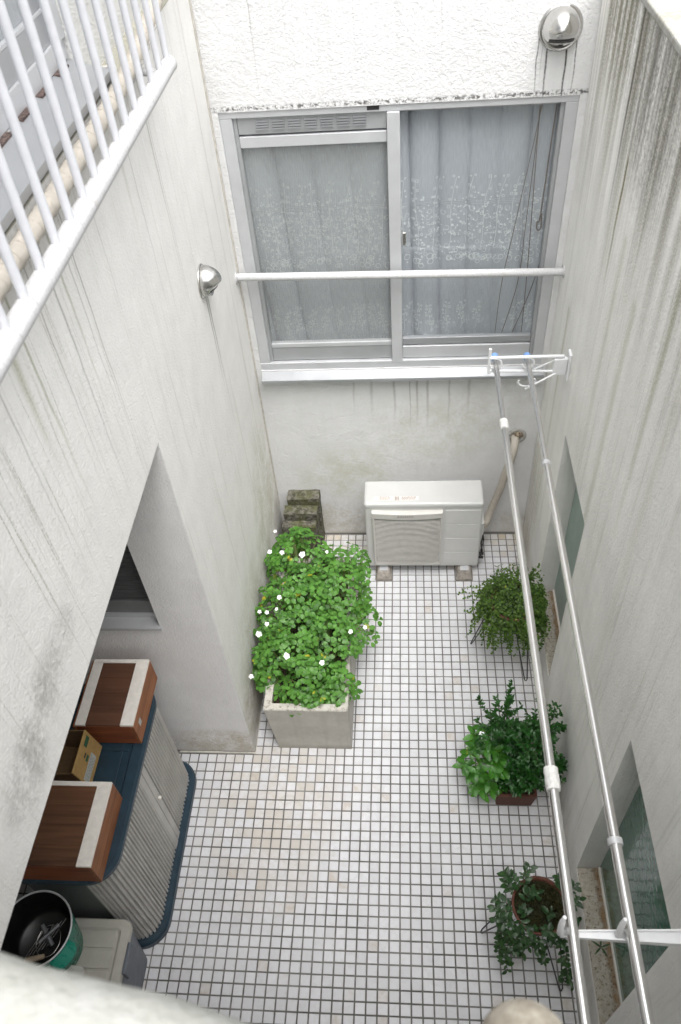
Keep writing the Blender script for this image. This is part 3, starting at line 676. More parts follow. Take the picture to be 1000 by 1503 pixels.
def hood(loc, face, label, r, slot=True):
    t = thing('vent_hood', label, 'vent hood', loc)
    # local: +Z out of the wall, +Y up
    f = Vector(face); upv = Vector((0, 0, 1)); side = upv.cross(f)
    M = Matrix.Translation(loc) @ Matrix((( side.x, upv.x, f.x, 0), (side.y, upv.y, f.y, 0), (side.z, upv.z, f.z, 0), (0, 0, 0, 1)))
    MB().lathe([(.0005, .001), (r*1.14, .001), (r*1.16, .004), (r*1.10, .008), (r*.98, .009)], 40, M).build('flange', M_CHROME, t)
    vs = []; fs = []; nu, nv = 32, 14
    for j in range(nv+1):
        a = j/nv*PI/2
        for i in range(nu):
            th = 2*PI*i/nu; x = r*math.cos(a)*math.cos(th); y = r*math.cos(a)*math.sin(th); z = .009+r*1.25*math.sin(a)
            if y < .05*r and z > .012:
                kk = (.05*r-y)/(1.05*r); z = .009+(z-.009)*(1-.62*min(1, kk)**.9)
            elif y > 0: y *= 1.08
            vs.append(M @ Vector((x, y, z)))
    for j in range(nv):
        for i in range(nu): fs.append((j*nu+i, j*nu+(i+1) % nu, (j+1)*nu+(i+1) % nu, (j+1)*nu+i))
    mb = MB(); mb.add(vs, fs, True); mb.build('dome', M_CHROME, t)
    # downward mouth: dark slot, lower lip
    sb = MB(); n_ = Vector((0, -.70, .72))
    def fp(x, k, off):
        y = .05-1.05*k; zz = 1.25*(1-.62*k**.9)*math.sqrt(max(.03, 1-(x*x+y*y))); return M @ (Vector((x*r, y*r, .009+zz*r*1.0))+n_*off)
    sb_ = []
    for (x0, x1, k0, k1, mt, nm, o_) in ((-.66, .66, .36, .52, M_BLACK, 'slot', .003), (-.12, .12, .70, .74, M_BLACK, 'notch', .003)):
        q = MB(); nn = 8; vs = []
        for i in range(nn+1):
            x = x0+(x1-x0)*i/nn
            for k, o in ((k0, o_), (k1, o_), (k1, -.004), (k0, -.004)): vs.append(fp(x, k, o))
        fs = [(0, 1, 2, 3), (4*nn+3, 4*nn+2, 4*nn+1, 4*nn)]
        for i in range(nn):
            for k in range(4): fs.append((4*i+k, 4*(i+1)+k, 4*(i+1)+(k+1) % 4, 4*i+(k+1) % 4))
        q.add(vs, fs); q.build(nm, mt, t)
    lip = MB(); lip.tube([M @ Vector((r*.93*math.cos(a), r*.93*math.sin(a), .02+.015*math.sin(-a))) for a in [PI+PI*k/16 for k in range(17)]], .006, 8); lip.build('lip', M_CHROME, t)
    return t
hood((.615, YB-.0, 3.0), (0, -1, 0), 'stainless steel dome vent hood above the large window at top right, dripping dark stains', .074)
hood((XL, .585, 2.335), (1, 0, 0), 'stainless steel dome vent hood on the left wall beside the window', .061)

# window guard at top left: thick bottom rail with bars
gr = thing('window_guard', 'white balcony style window guard of vertical bars at the upper left', 'railing', (-.74, -.4, 3.228))
MB().tube([(-.74, .405, 3.205), (-.74, -2.15, 3.205)], .0235, 20).build('bottom_rail', M_RAIL, gr)
MB().tube([(-.74, .410, 3.205), (-.74, .4051, 3.205)], .025, 20).build('end_cap', M_RAIL, gr)
for k in range(24):
    y = .386-.1055*k
    MB().tube([(-.74, y, 3.215), (-.74, y, 4.35)], .0105, 10).build('bar', M_BAR, gr)
for k in range(23):
    y = .386-.1055*k-.053
    MB().tube([(-.74, y+.0515, 3.2065), (-.74, y-.0515, 3.2065)], .0245, 16).build('spacer', M_RAIL, gr)
MB().tube([(-.74, .405, 4.36), (-.74, -2.15, 4.36)], .0235, 16).build('top_rail', M_RAIL, gr)
for y in (.29, -1.9):
    MB().tube([(-.74, y, 3.215), (XL+.004, y, 3.225)], .012, 10).build('bracket', M_RAIL, gr)
    MB().tube([(XL+.0, y, 3.225), (XL+.012, y, 3.225)], .034, 16).build('bracket_plate', M_RAIL, gr)
pp = thing('drain_pipe', 'beige taped pipe running along the ledge behind the window guard', 'pipe', (-.80, -.5, 3.25))
pts = [(-.805, -2.2, 3.238), (-.803, -1.2, 3.236), (-.80, -.55, 3.240), (-.80, 0.0, 3.252), (-.80, .2, 3.268), (-.80, .4, 3.292), (-.80, .6, 3.325), (-.805, .8, 3.38), (-.815, 1.0, 3.46), (-.82, 1.1, 3.6)]
MB().tube(pts, .0225, 16).build('pipe', M_BEIGE, pp)
# tape edges spiralling round the pipe
tp = MB(); q = pts
for k in range(48):
    y = -1.5+k*.045
    if y > .55: break
    z = 3.238 if y < -.55 else (3.240+(y+.55)*.022 if y < 0 else 3.252+(y/.6)*.073*max(.4, y/.6))
    tp.tube([(-.80+.0237*math.cos(a), y+.008*a/3, z+.0237*math.sin(a)) for a in [2*PI*i/10 for i in range(11)]], .0007, 4)
tag(tp.build('tape_edges', M_BEIGE, pp), kind='stuff')
# thin trim strip down the rear left corner crease
cd = thing('corner_trim', 'thin beige corner trim running down the crease beside the large window', 'trim', (XL+.015, YB-.01, 0))
cd_m = MB(); cd_m.box(XL+.0005, XL+.006, YB-.018, YB-.0005, .30, 3.249); cd_m.build('trim', M_STAINW, cd)

# ------------------------------------------------------------------ laundry poles and their brackets
def pole(x, label, joints, yf=.842, z=1.742):
    t = thing('laundry_pole', label, 'laundry pole', (x, -.6, z), 'laundry poles across the courtyard')
    (j1, j2) = joints
    MB().tube([(x, yf-.01, z), (x, j1, z)], .0125, 18).build('tube', M_STEEL, t)
    MB().tube([(x, j1, z), (x, j2, z)], .0142, 20).build('tube', M_STEEL, t)
    MB().tube([(x, j2, z), (x, -2.16, z)], .0152, 20).build('tube', M_STEEL, t)
    MB().tube([(x, yf, z), (x, yf-.012, z), (x, yf-.034, z)], [.0155, .0175, .0165], 16).build('end_cap', M_BLUE, t)
    return t
p1 = pole(.418, 'long stainless laundry pole nearer the middle, with white taped joints', (.335, -1.258))
for yj, r, L in ((.335, .0185, .028), (-1.258, .0215, .034)):
    mb = MB(); loops = []
    for i in range(6):
        y = yj-L+2*L*i/5; loops.append([(.418+(r+R.uniform(-.0012, .0012))*math.cos(2*PI*k/16), y, 1.742+(r+R.uniform(-.0012, .0012))*math.sin(2*PI*k/16)) for k in range(16)])
    ring_stack(mb, loops); mb.build('tape', M_TAPE, p1)
p2 = pole(.568, 'long stainless laundry pole closer to the right wall, with thin grey collars', (.09, -1.437))
for yj, r in ((.09, .0185), (-1.437, .0205)):
    MB().tube([(.568, yj+.009, 1.742), (.568, yj-.009, 1.742)], r, 18).build('collar', M_ALU, p2)
bf = thing('pole_bracket', 'white wire and plate bracket on the right wall holding the far ends of the poles', 'bracket', (XR, .79, 1.73), 'laundry pole brackets')
box('wall_plate', (XR-.012, XR-.0005, .745, .80, 1.655, 1.80), M_WHITE, bf, .003)
box('hinge', (XR-.075, XR-.0125, .765, .79, 1.675, 1.765), M_WHITE, bf, .004)
yb = .778
MB().tube([(XR-.03, yb, 1.775), (.388, yb, 1.775)], .0085, 10).build('upper_rod', M_WHITE, bf)
MB().tube([(XR-.03, yb, 1.690), (.388, yb, 1.700)], .0065, 10).build('lower_rod', M_WHITE, bf)
MB().tube([(XR-.05, yb, 1.765), (.60, yb, 1.705)], .004, 8).build('brace', M_WHITE, bf)
MB().tube([(XR-.06, yb-.01, 1.685), (.56, yb-.05, 1.625)], .005, 8).build('brace', M_WHITE, bf)
MB().tube([(.388, yb, 1.685), (.388, yb, 1.825)], .007, 8).build('tip', M_WHITE, bf)
for x in (.418, .568):
    MB().tube([(x+.027*math.cos(a), yb-.004, 1.742+.030*math.sin(a)) for a in [-PI*.95+PI*1.5*k/20 for k in range(21)]], .0045, 8).build('hook', M_WHITE, bf)
MB().tube([(.568+.040*math.cos(a), yb-.03+.0*a, 1.655+.028*math.sin(a)) for a in [-PI*1.1+PI*1.3*k/20 for k in range(21)]], .0045, 8).build('hook', M_WHITE, bf)
bn = thing('pole_bracket', 'white arm bracket with upturned hooks carrying the near ends of the two poles', 'bracket', (XR, -1.67, 1.71), 'laundry pole brackets')
yb = -1.665
mb = MB(); loops = []
for k in range(13):
    f = k/12; x = .392+(XR-.001-.392)*f; w = .008+.012*f; loops.append([(x, yb-w, 1.694-.006*f), (x, yb+w, 1.694-.006*f), (x, yb+w, 1.708+.010*f), (x, yb+w-.004, 1.708+.010*f), (x, yb+w-.0045, 1.702), (x, yb-w+.0045, 1.702), (x, yb-w+.004, 1.708+.010*f), (x, yb-w, 1.708+.010*f)])
ring_stack(mb, loops); mb.build('arm', M_WHITE, bn)
box('wall_plate', (XR-.010, XR-.0005, yb-.035, yb+.035, 1.64, 1.80), M_WHITE, bn, .003)
for x in (.391, .541):
    MB().tube([(x+.012, yb, 1.700), (x, yb, 1.712), (x-.004, yb, 1.755), (x-.004, yb+.004, 1.79), (x-.001, yb+.008, 1.815)], [.009, .0095, .0085, .0075, .005], 10).build('hook', M_WHITE, bn)
bp = simple('grey_underside', (.5, .49, .47), .7, 0, .3, 60)  # mottled grey, darker than the white arm
box('strut', (.55, XR-.0105, yb-.004, yb+.004, 1.66, 1.697), bp, bn)

# ------------------------------------------------------------------ air conditioner outdoor unit
AX0, AX1, AY0, AY1, AZ0, AZ1 = -.255, .443, .918, 1.115, .066, .645
ac = thing('air_conditioner', 'white outdoor air conditioning unit standing on two feet against the far wall', 'air conditioner', ((AX0+AX1)/2, 1.0, 0))
box('casing', (AX0, AX1, AY0, AY1, AZ0, AZ1-.022), M_ACW, ac, .012)
box('top_panel', (AX0-.003, AX1+.003, AY0-.004, AY1+.002, AZ1-.045, AZ1), M_ACT, ac, .014)
GX0, GX1, GZ0, GZ1 = -.212, .208, .108, .596
box('grille_back', (GX0+.01, GX1-.01, AY0-.006, AY0-.001, GZ0+.01, GZ1-.05), M_ACD, ac)
fr = MB(); fr.box(GX0, GX0+.012, AY0-.026, AY0-.001, GZ0, GZ1-.03, bev=.004); fr.box(GX1-.012, GX1, AY0-.026, AY0-.001, GZ0, GZ1-.03, bev=.004); fr.box(GX0+.0125, GX1-.0125, AY0-.024, AY0-.001, GZ0, GZ0+.013, bev=.004)
loops = []
for i in range(17):
    x = GX0+(GX1-GX0)*i/16; s = 4*(i/16)*(1-i/16); zt = GZ1-.006*s; zb_ = GZ1-.045-.012*s; yf = AY0-.026-.006*s
    loops.append([(x, AY0-.001, zt), (x, AY0-.001, zb_), (x, yf, zb_), (x, yf-.001, zt-.006), (x, yf+.006, zt)])
ring_stack(fr, loops); fr.build('grille_frame', simple('pale_grille_frame', (.60, .585, .55), .45, 0, .03, 20), ac)
nl = 37
for k in range(nl):
    z = GZ0+.018+k*(GZ1-.058-GZ0-.018)/(nl-1); pts = []
    for i in range(13):
        f = i/12; s = 4*f*(1-f); pts.append((GX0+.012+(GX1-GX0-.024)*f, AY0-.018-.006*s, z-.010*s*(k/nl)))
    MB().tube(pts, .0031, 4, flat=1.0).build('louvre', M_ACG, ac)
for k in range(5):
    zt, zb_ = [(.588, .471), (.465, .345), (.339, .213), (.207, .098)][k] if k < 4 else (0, 0)
    if k < 4: box('side_panel', (.226, .432, AY0-.0035, AY0-.0005, zb_, zt), M_ACW, ac, .0012)
# worn sticker strips on top: two small panels with faded lines
st = MB(); st.box(-.20, -.085, AY0+.030, AY0+.060, AZ1+.0002, AZ1+.0006); st.box(-.045, .065, AY0+.030, AY0+.062, AZ1+.0002, AZ1+.0006)
st.build('sticker', simple('faded_sticker', (.70, .69, .67), .5), ac)
sp = MB()
for k in range(4):
    for (a, b) in ((-.165, -.095), (-.035, .055)):
        x = a
        while x < b-.012:
            w = R.uniform(.003, .012); sp.box(x, x+w, AY0+.035+k*.0065, AY0+.0388+k*.0065, AZ1+.0007, AZ1+.0011); x += w+.003
sp.box(-.072, -.064, AY0+.031, AY0+.058, AZ1+.0002, AZ1+.0008); sp.box(-.058, -.052, AY0+.031, AY0+.058, AZ1+.0002, AZ1+.0008)
sp.build('print', simple('faded_print', (.36, .26, .21), .6), ac)
ep = MB(); x = -.06
for k in range(9): w = R.uniform(.005, .009); ep.box(x, x+w, AY0-.0345, AY0-.0325, GZ1-.034, GZ1-.020); x += w+.004
ep.build('nameplate', simple('worn_lettering', (.34, .33, .31), .6), ac)
for x0 in (-.206, .306):
    mb = MB(); lo = rrect(x0-.002, x0+.104, .850, 1.14, .006, 2); hi = rrect(x0+.014, x0+.088, .872, 1.12, .006, 2)
    ring_stack(mb, [loop3(lo, .0), loop3(lo, .022), loop3(hi, .060)]); f = mb.build('foot', M_FOOT, ac)
    box('bolt_plate', (x0+.025, x0+.077, .885, .925, .0605, .068), M_ALU, f)
vb = MB(); vb.box(AX1, AX1+.022, .96, 1.09, .18, .42, bev=.008); vb.build('valve_cover', M_ACW, ac)
MB().tube([(AX1+.012, .985, .36), (AX1+.020, .962, .31), (AX1+.012, .955, .25), (AX1+.022, .95, .18), (AX1+.010, .945, .12)], .005, 8).build('cable', M_BLACK, ac)
MB().tube([(AX1+.012, 1.0, .34), (AX1+.026, .975, .26), (AX1+.018, .965, .19), (AX1+.02, .96, .13)], .006, 8).build('cable', M_BLACK, ac)
for z in (.12, .155): MB().tube([(AX1+.001, .95, z), (AX1+.032, .948, z)], .010, 6).build('valve', M_BLACK, ac)
hs_ = thing('pipe_hose', 'thick beige taped hose running from the wall hole down behind the air conditioner', 'hose', (.6, 1.2, .6))
hp = [Vector(p) for p in ((.632, 1.262, .86), (.632, 1.215, .84), (.620, 1.185, .77), (.600, 1.185, .66), (.578, 1.19, .52), (.555, 1.195, .40), (.525, 1.19, .28), (.50, 1.15, .22), (.46, 1.08, .26))]
sp_ = []
for i in range(len(hp)-1):
    a = hp[max(0, i-1)]; b = hp[i]; c = hp[i+1]; d4 = hp[min(len(hp)-1, i+2)]
    for k in range(6):
        s = k/6; sp_.append(.5*((2*b)+(c-a)*s+(2*a-5*b+4*c-d4)*s*s+(3*b-a-3*c+d4)*s**3))
MB().tube(sp_, [.0225 if i % 2 else .0235 for i in range(len(sp_))], 14).build('hose', M_BEIGE, hs_)
hc = thing('wall_sleeve', 'round stained wall sleeve with crumbling putty where the hose enters the rear wall', 'sleeve', (.645, YB, .865))
MM = Matrix.Translation((.645, YB, .865)) @ Matrix.Rotation(PI/2, 4, 'X')
MB().lathe([(.032, .001), (.034, .009), (.048, .010), (.055, .006), (.056, .001)], 28, MM).build('ring', simple('stained_grey_plastic', (.42, .41, .38), .7, 0, .2, 60), hc)
pm = MB(); bm = bmesh.new(); bmesh.ops.create_icosphere(bm, subdivisions=3, radius=.029)
for v in bm.verts: v.co *= 1+mnoise.noise(v.co*80)*.35; v.co.y *= .5
pm.bm(bm, Matrix.Translation((.650, YB-.006, .878)), True); pm.build('putty', simple('dirty_putty', (.36, .29, .21), .9, 0, .5, 90), hc)

# ------------------------------------------------------------------ stepped concrete blocks in the corner
bk = thing('concrete_blocks', 'stepped pile of dark mossy concrete blocks in the far left corner behind the plants', 'block pile', (-.67, 1.14, 0))
def rough_block(x0, x1, y0, y1, z0, z1):
    bm = bmesh.new(); bmesh.ops.create_cube(bm, size=1); bmesh.ops.subdivide_edges(bm, edges=bm.edges, cuts=7, use_grid_fill=True)
    for v in bm.verts:
        co = Vector(((x0+x1)/2+v.co.x*(x1-x0), (y0+y1)/2+v.co.y*(y1-y0), (z0+z1)/2+v.co.z*(z1-z0)))
        co += Vector((mnoise.noise(co*30), mnoise.noise(co*30+Vector((5, 0, 0))), mnoise.noise(co*30+Vector((0, 9, 0)))))*.006; v.co = co
    mb = MB(); mb.bm(bm); mb.build('block', M_BLOCK, bk)
rough_block(-.765, -.560, 1.165, 1.252, .006, .435); rough_block(-.785, -.572, 1.085, 1.160, .006, .385)
rough_block(-.795, -.578, 1.02, 1.080, .006, .330)

# ------------------------------------------------------------------ concrete planter and its impatiens
PX0, PX1, PY0, PY1, PZ = -.745, -.309, -.312, .70, .42
pl = thing('planter_box', 'long pale concrete planter box standing on the tiles beside the left wall', 'planter', ((PX0+PX1)/2, .2, 0))
mb = MB()
bot = rrect(PX0+.034, PX1-.002, PY0+.004, PY1-.01, .004, 2); top = rrect(PX0, PX1, PY0, PY1, .008, 2); inn = rrect(PX0+.042, PX1-.034, PY0+.038, PY1-.04, .006, 2); inb = rrect(PX0+.044, PX1-.036, PY0+.040, PY1-.042, .006, 2)
top2 = rrect(PX0+.004, PX1-.004, PY0+.004, PY1-.004, .008, 2)
ring_stack(mb, [loop3(bot, .0), loop3(top, PZ-.006), loop3(top2, PZ), loop3(inn, PZ), loop3(inb, PZ-.12)], True, False); mb.build('box', M_PLANTER, pl)
def soil(name, x0, x1, y0, y1, z, parent, mat, amp=.012, n=26):
    mb = MB(); vs = []; fs = []
    for i in range(n+1):
        for j in range(n+1):
            x = x0+(x1-x0)*i/n; y = y0+(y1-y0)*j/n; vs.append((x, y, z+mnoise.noise(Vector((x*30, y*30, z)))*amp+mnoise.noise(Vector((x*90, y*90, 3)))*amp*.5))
    for i in range(n):
        for j in range(n): fs.append((i*(n+1)+j, (i+1)*(n+1)+j, (i+1)*(n+1)+j+1, i*(n+1)+j+1))
    mb.add(vs, fs, True); return mb.build(name, mat, parent)
soil('soil', PX0+.0425, PX1-.0345, PY0+.0385, PY1-.0405, PZ-.04, pl, M_SOIL)

def leaf_verts(L, Wd, fold=.25, droop=.25, kind='oval'):
    """leaf along +X, width along Y, normal +Z ; 12 triangles"""
    if kind == 'round': sec = [(0, .18), (.22, .72), (.5, 1.0), (.78, .78), (1.0, .0)]
    elif kind == 'lance': sec = [(0, .10), (.25, .85), (.5, 1.0), (.78, .62), (1.0, .0)]
    else: sec = [(0, .08), (.28, .82), (.55, 1.0), (.82, .62), (1.0, .0)]
    vs = []
    for f, w in sec:
        zc = -droop*L*f*f
        if w == 0: vs.append((L*f, 0, zc)); continue
        hw = Wd/2*w
        vs += [(L*f, -hw, zc+fold*hw), (L*f, 0, zc), (L*f, hw, zc+fold*hw)]
    fs = []
    for k in range(3):
        a = 3*k; fs += [(a, a+3, a+4, a+1), (a+1, a+4, a+5, a+2)]
    fs += [(9, 12, 10), (10, 12, 11)]
    return vs, fs
def frame_mat(pos, d, up):
    d = Vector(d).normalized(); up = Vector(up); y = up.cross(d)
    if y.length < 1e-4: y = d.orthogonal()
    y.normalize(); z = d.cross(y)
    return Matrix(((d.x, y.x, z.x, pos[0]), (d.y, y.y, z.y, pos[1]), (d.z, y.z, z.z, pos[2]), (0, 0, 0, 1)))
def leaf_sets(mats, shapes, mat, parent, nparts, key, names=('leaf', 'leaves')):
    """mats: list of (matrix, shape index). The first nparts by key are single leaf parts, the rest one joined part"""
    mats = sorted(mats, key=key); org = parent_world(parent)
    if nparts:
        ms = []
        for i, (vs, fs) in enumerate(shapes):
            me = bpy.data.meshes.new('leaf'); me.from_pydata(vs, [], fs); me.polygons.foreach_set('use_smooth', [True]*len(fs)); me.materials.append(mat); ms.append(me)
        T = Matrix.Translation(-org)
        for M, s in mats[:nparts]:
            o = bpy.data.objects.new(names[0], ms[s]); link(o, parent); o.matrix_basis = T @ M
    restm = mats[nparts:]
    if restm:
        mb = MB()
        for M, s in restm:
            vs, fs = shapes[s]; mb.add([M @ Vector(v) for v in vs], fs, True)
        tag(mb.build(names[1], mat, parent), kind='stuff')
CAMP = Vector(cam.location)
def by_cam(ms): return (ms[0].translation-CAMP).length
def stem_to(mb, a, b, r0, r1, bend=.3):
    a, b = Vector(a), Vector(b); m = a.lerp(b, .5)+Vector((R.uniform(-1, 1), R.uniform(-1, 1), 0))*.1*(b-a).length+Vector((0, 0, bend*.1))
    pts = [a, a.lerp(m, .6).lerp(m, .3), m, m.lerp(b, .6), b]; mb.tube([a, m, b], [r0, (r0+r1)/2, r1], 5, caps=False); return m

imp = thing('impatiens_plant', 'bushy bright green plants with small white flowers overflowing the concrete planter', 'plant', (-.53, .2, PZ-.04))
mounds = [(-.64, .66, .63, .19, .17, 1.0), (-.44, .62, .56, .15, .15, .6), (-.68, .24, .66, .17, .20, 1.2), (-.42, .36, .66, .19, .19, 1.2), (-.60, .44, .62, .12, .12, .7), (-.64, -.03, .67, .16, .13, 1.0),
          (-.42, .05, .68, .18, .17, 1.2), (-.50, -.13, .60, .15, .10, .8), (-.26, .26, .50, .10, .15, .55), (-.36, -.16, .55, .10, .09, .45), (-.74, -.12, .50, .085, .07, .35), (-.76, .12, .58, .07, .12, .4), (-.755, .62, .56, .07, .08, .4), (-.52, .20, .70, .16, .16, .9), (-.34, .68, .52, .11, .12, .45), (-.31, .50, .52, .09, .12, .4), (-.56,-.235,.53,.14,.06,.6), (-.42,-.22,.55,.10,.07,.4), (-.38,-.24,.50,.08,.05,.25), (-.70,.80,.50,.10,.08,.3), (-.78,-.02,.52,.05,.12,.4)]
IS = [leaf_verts(L, L*.80, .22, .22, 'round') for L in (.021, .026, .031, .035)]
ml = []; stems = MB(); tot = sum(m[5] for m in mounds); tips = []
for (cx, cy, zt, rx, ry, wgt) in mounds:
    n = int(760*wgt/tot)
    for k in range(n):
        a = R.uniform(0, 2*PI); rr = math.sqrt(R.random())*R.choice((1, 1, .98)); el = math.sqrt(max(0, 1-rr*rr*.92))
        depth = R.random()**2.2*.10 if R.random() < .75 else R.uniform(.03, .2)
        x = cx+rx*rr*math.cos(a)*1.05; y = cy+ry*rr*math.sin(a)*1.05; z = zt-(1-el)*.20-depth+R.uniform(-.012, .012)
        if x < XL+.012: x = XL+R.uniform(.012, .03)
        if z < .36: z = .36+R.random()*.05
        out = Vector((math.cos(a)*rr*.7, math.sin(a)*rr*.7-.10, .75+R.random()*.4)).normalized(); out = (out+Vector((R.uniform(-.25, .25), R.uniform(-.25, .25), 0))).normalized()
        tips.append((Vector((x, y, z)), out, cx, cy))
for (P0, out, cx, cy) in tips:
    nl = R.choice((4, 5, 5, 6, 7)); a0 = R.uniform(0, 6.28)
    sidev = out.orthogonal().normalized(); side2 = out.cross(sidev)
    for k in range(nl):
        a = a0+k*2.4+R.uniform(-.2, .2); dd = sidev*math.cos(a)+side2*math.sin(a)
        tilt = R.uniform(.05, .6)-(.25 if k < 2 else 0); d = (dd+out*(.35-tilt)).normalized()
        off = P0+dd*R.uniform(.004, .014)-out*R.uniform(0, .016)
        ml.append((frame_mat(off, d, out+Vector((0, 0, .4))), R.randrange(4)))
    bx = min(max(P0.x*.55+cx*.45, PX0+.06), PX1-.05); by = min(max(P0.y*.55+cy*.45, PY0+.055), PY1-.06)
    stem_to(stems, (bx, by, PZ-.045), P0-out*.01, .0030, .0016)
tag(stems.build('stems', M_STEM, imp), kind='stuff')
leaf_sets(ml, IS, M_LEAF, imp, 298, lambda m: -m[0].translation.z+.35*m[0].translation.y)
def flower(P, out, r, parent, name='flower'):
    mb = MB(); s = Vector(out).orthogonal().normalized(); s2 = Vector(out).cross(s)
    P = Vector(P)
    for k in range(5):
        a = 2*PI*k/5+R.uniform(-.15, .15); d = s*math.cos(a)+s2*math.sin(a); vs, fs = leaf_verts(r*R.uniform(.8, 1.0), r*.86, .25, .15, 'round')
        M = frame_mat(P+d*.001, (d+Vector(out)*.15).normalized(), out); mb.add([M @ Vector(v) for v in vs], fs, True)
    return mb.build(name, M_PETAL, parent)
import mathutils
def ray_pt(px, py, z):
    """world point at height z seen at a photograph pixel (used once, to read positions off the photograph)"""
    f = 1162.55; Rm = Euler(cam.rotation_euler).to_matrix(); d = Rm @ Vector(((px-500)/f, -(py-751.5)/f, -1)); t = (z-CAMP.z)/d.z; return CAMP+d*t
for px, py, z, r in ((396, 810, .60, .017), (414, 811, .61, .017), (444, 814, .65, .023), (410, 877, .70, .017), (392, 899, .66, .013), (380, 931, .66, .020), (406, 894, .69, .011), (381, 898, .62, .013), (421, 963, .70, .021), (473, 973, .70, .017), (369, 993, .53, .016), (515, 927, .68, .015), (536, 921, .56, .014), (480, 810, .60, .012), (392, 916, .68, .014), (404, 780, .55, .012)):
    q = ray_pt(px, py, z+.012); tow = (CAMP-q).normalized(); flower(q, (Vector((R.uniform(-.3, .3), -.3, 1))+tow*.6).normalized(), r*.88, imp)

# ------------------------------------------------------------------ pots on the right
def curve_pts(a, d, L, sag, n=7):
    pts = [Vector(a)]; d = Vector(d).normalized(); p = Vector(a)
    for k in range(n):
        d = (d+Vector((R.uniform(-.18, .18), R.uniform(-.18, .18), -sag/n*3))).normalized(); p = p+d*L/n
        if p.x > XR-.012: p.x = XR-.012-R.random()*.01
        pts.append(p.copy())
    return pts
def wire_stand(loc, legs, rad, z, label, group):
    t = thing('plant_stand', label, 'plant stand', (loc[0], loc[1], 0), group)
    MB().tube([(loc[0]+rad*math.cos(2*PI*k/36), loc[1]+rad*math.sin(2*PI*k/36), z) for k in range(37)], .0035, 6, caps=False).build('ring', M_WIRE, t)
    MB().tube([(loc[0]+rad*.7*math.cos(2*PI*k/36), loc[1]+rad*.7*math.sin(2*PI*k/36), z-.04) for k in range(37)], .003, 6, caps=False).build('ring', M_WIRE, t)
    for (fx, fy) in legs:
        F = Vector((fx, fy, .004)); c = Vector((loc[0], loc[1], z)); o = Vector((fx-loc[0], fy-loc[1], 0)).normalized(); s = Vector((-o.y, o.x, 0))
        A = c+o*rad*.98+s*.035; B = c+o*rad*.98-s*.035
        MB().tube([A, F+s*.008+Vector((0, 0, .012)), F+o*.004, F-s*.008+Vector((0, 0, .012)), B], .0033, 6).build('leg', M_WIRE, t)
    return t
# 1: tiny leaved vine on a wire stand near the air conditioner
S1 = (.580, .352)
wire_stand(S1, [(.372, .372), (.665, .128), (.70, .54)], .125, .33, 'black wire stand with hairpin legs under the wiry vine beside the air conditioner', 'wire plant stands')
vp = thing('plant_pot', 'round brown pot hidden under the wiry trailing vine, on the far wire stand', 'pot', (*S1, .33), 'round plant pots')
MB().lathe([(.001, .292), (.085, .292), (.120, .43), (.127, .43), (.128, .455), (.118, .455), (.112, .43), (.001, .43)], 30, Matrix.Translation((*S1, 0))).build('pot', M_TERRA, vp)
MB().lathe([(.001, .434), (.06, .438), (.117, .434)], 24, Matrix.Translation((*S1, 0))).build('soil', M_SOIL, vp)
vine = thing('wire_vine', 'dense trailing vine with tiny green leaves spilling over its pot near the air conditioner', 'plant', (*S1, .43))
TS = [leaf_verts(L, L*.85, .1, .1, 'round') for L in (.009, .012, .0145)]
tw = MB(); ml = []
for k in range(300):
    a = R.uniform(0, 2*PI); r = R.random()**.5*.10; st = Vector((S1[0]+r*math.cos(a), S1[1]+r*math.sin(a), .44))
    lift = R.uniform(.1, 1.5); L = R.uniform(.12, .32)*(.8 if lift > 1 else 1); sag = R.uniform(.5, 1.6)
    pts = curve_pts(st, (math.cos(a)*(.6+R.random()), math.sin(a)*(.6+R.random()), lift), L, sag, 8)
    pts = [p if p.z > .02 else Vector((p.x, p.y, .02)) for p in pts]
    tw.tube(pts, .0006, 3, caps=False)
    for i in range(1, len(pts)):
        for j in range(4):
            q = pts[i-1].lerp(pts[i], R.random()); d = Vector((R.uniform(-1, 1), R.uniform(-1, 1), R.uniform(-.3, .6)))
            ml.append((frame_mat(q, d, (R.uniform(-.4, .4), R.uniform(-.6, .3), 1)), R.randrange(3)))
# dense dome filling
for k in range(2300):
    a = R.uniform(0, 2*PI); rr = math.sqrt(R.random()); el = math.sqrt(max(0, 1-rr*rr)); n_ = mnoise.noise(Vector((math.cos(a)*rr*3, math.sin(a)*rr*3, 1)))
    q = Vector((S1[0]+.02+.195*rr*math.cos(a)+R.gauss(0, .008), S1[1]+.03+.20*rr*math.sin(a)+R.gauss(0, .008), .42+.15*el+n_*.09-R.random()**2*.10+R.gauss(0, .007)))
    if mnoise.noise(q*16) < -.18: continue
    if q.x > XR-.01: continue
    d = Vector((R.uniform(-1, 1), R.uniform(-1, 1), R.uniform(-.3, .6))); ml.append((frame_mat(q, d, (math.cos(a)*rr, math.sin(a)*rr-.2, 1)), R.randrange(3)))
tag(tw.build('twigs', M_STEMB, vine), kind='stuff'); leaf_sets(ml, TS, M_LEAFT, vine, 0, by_cam)

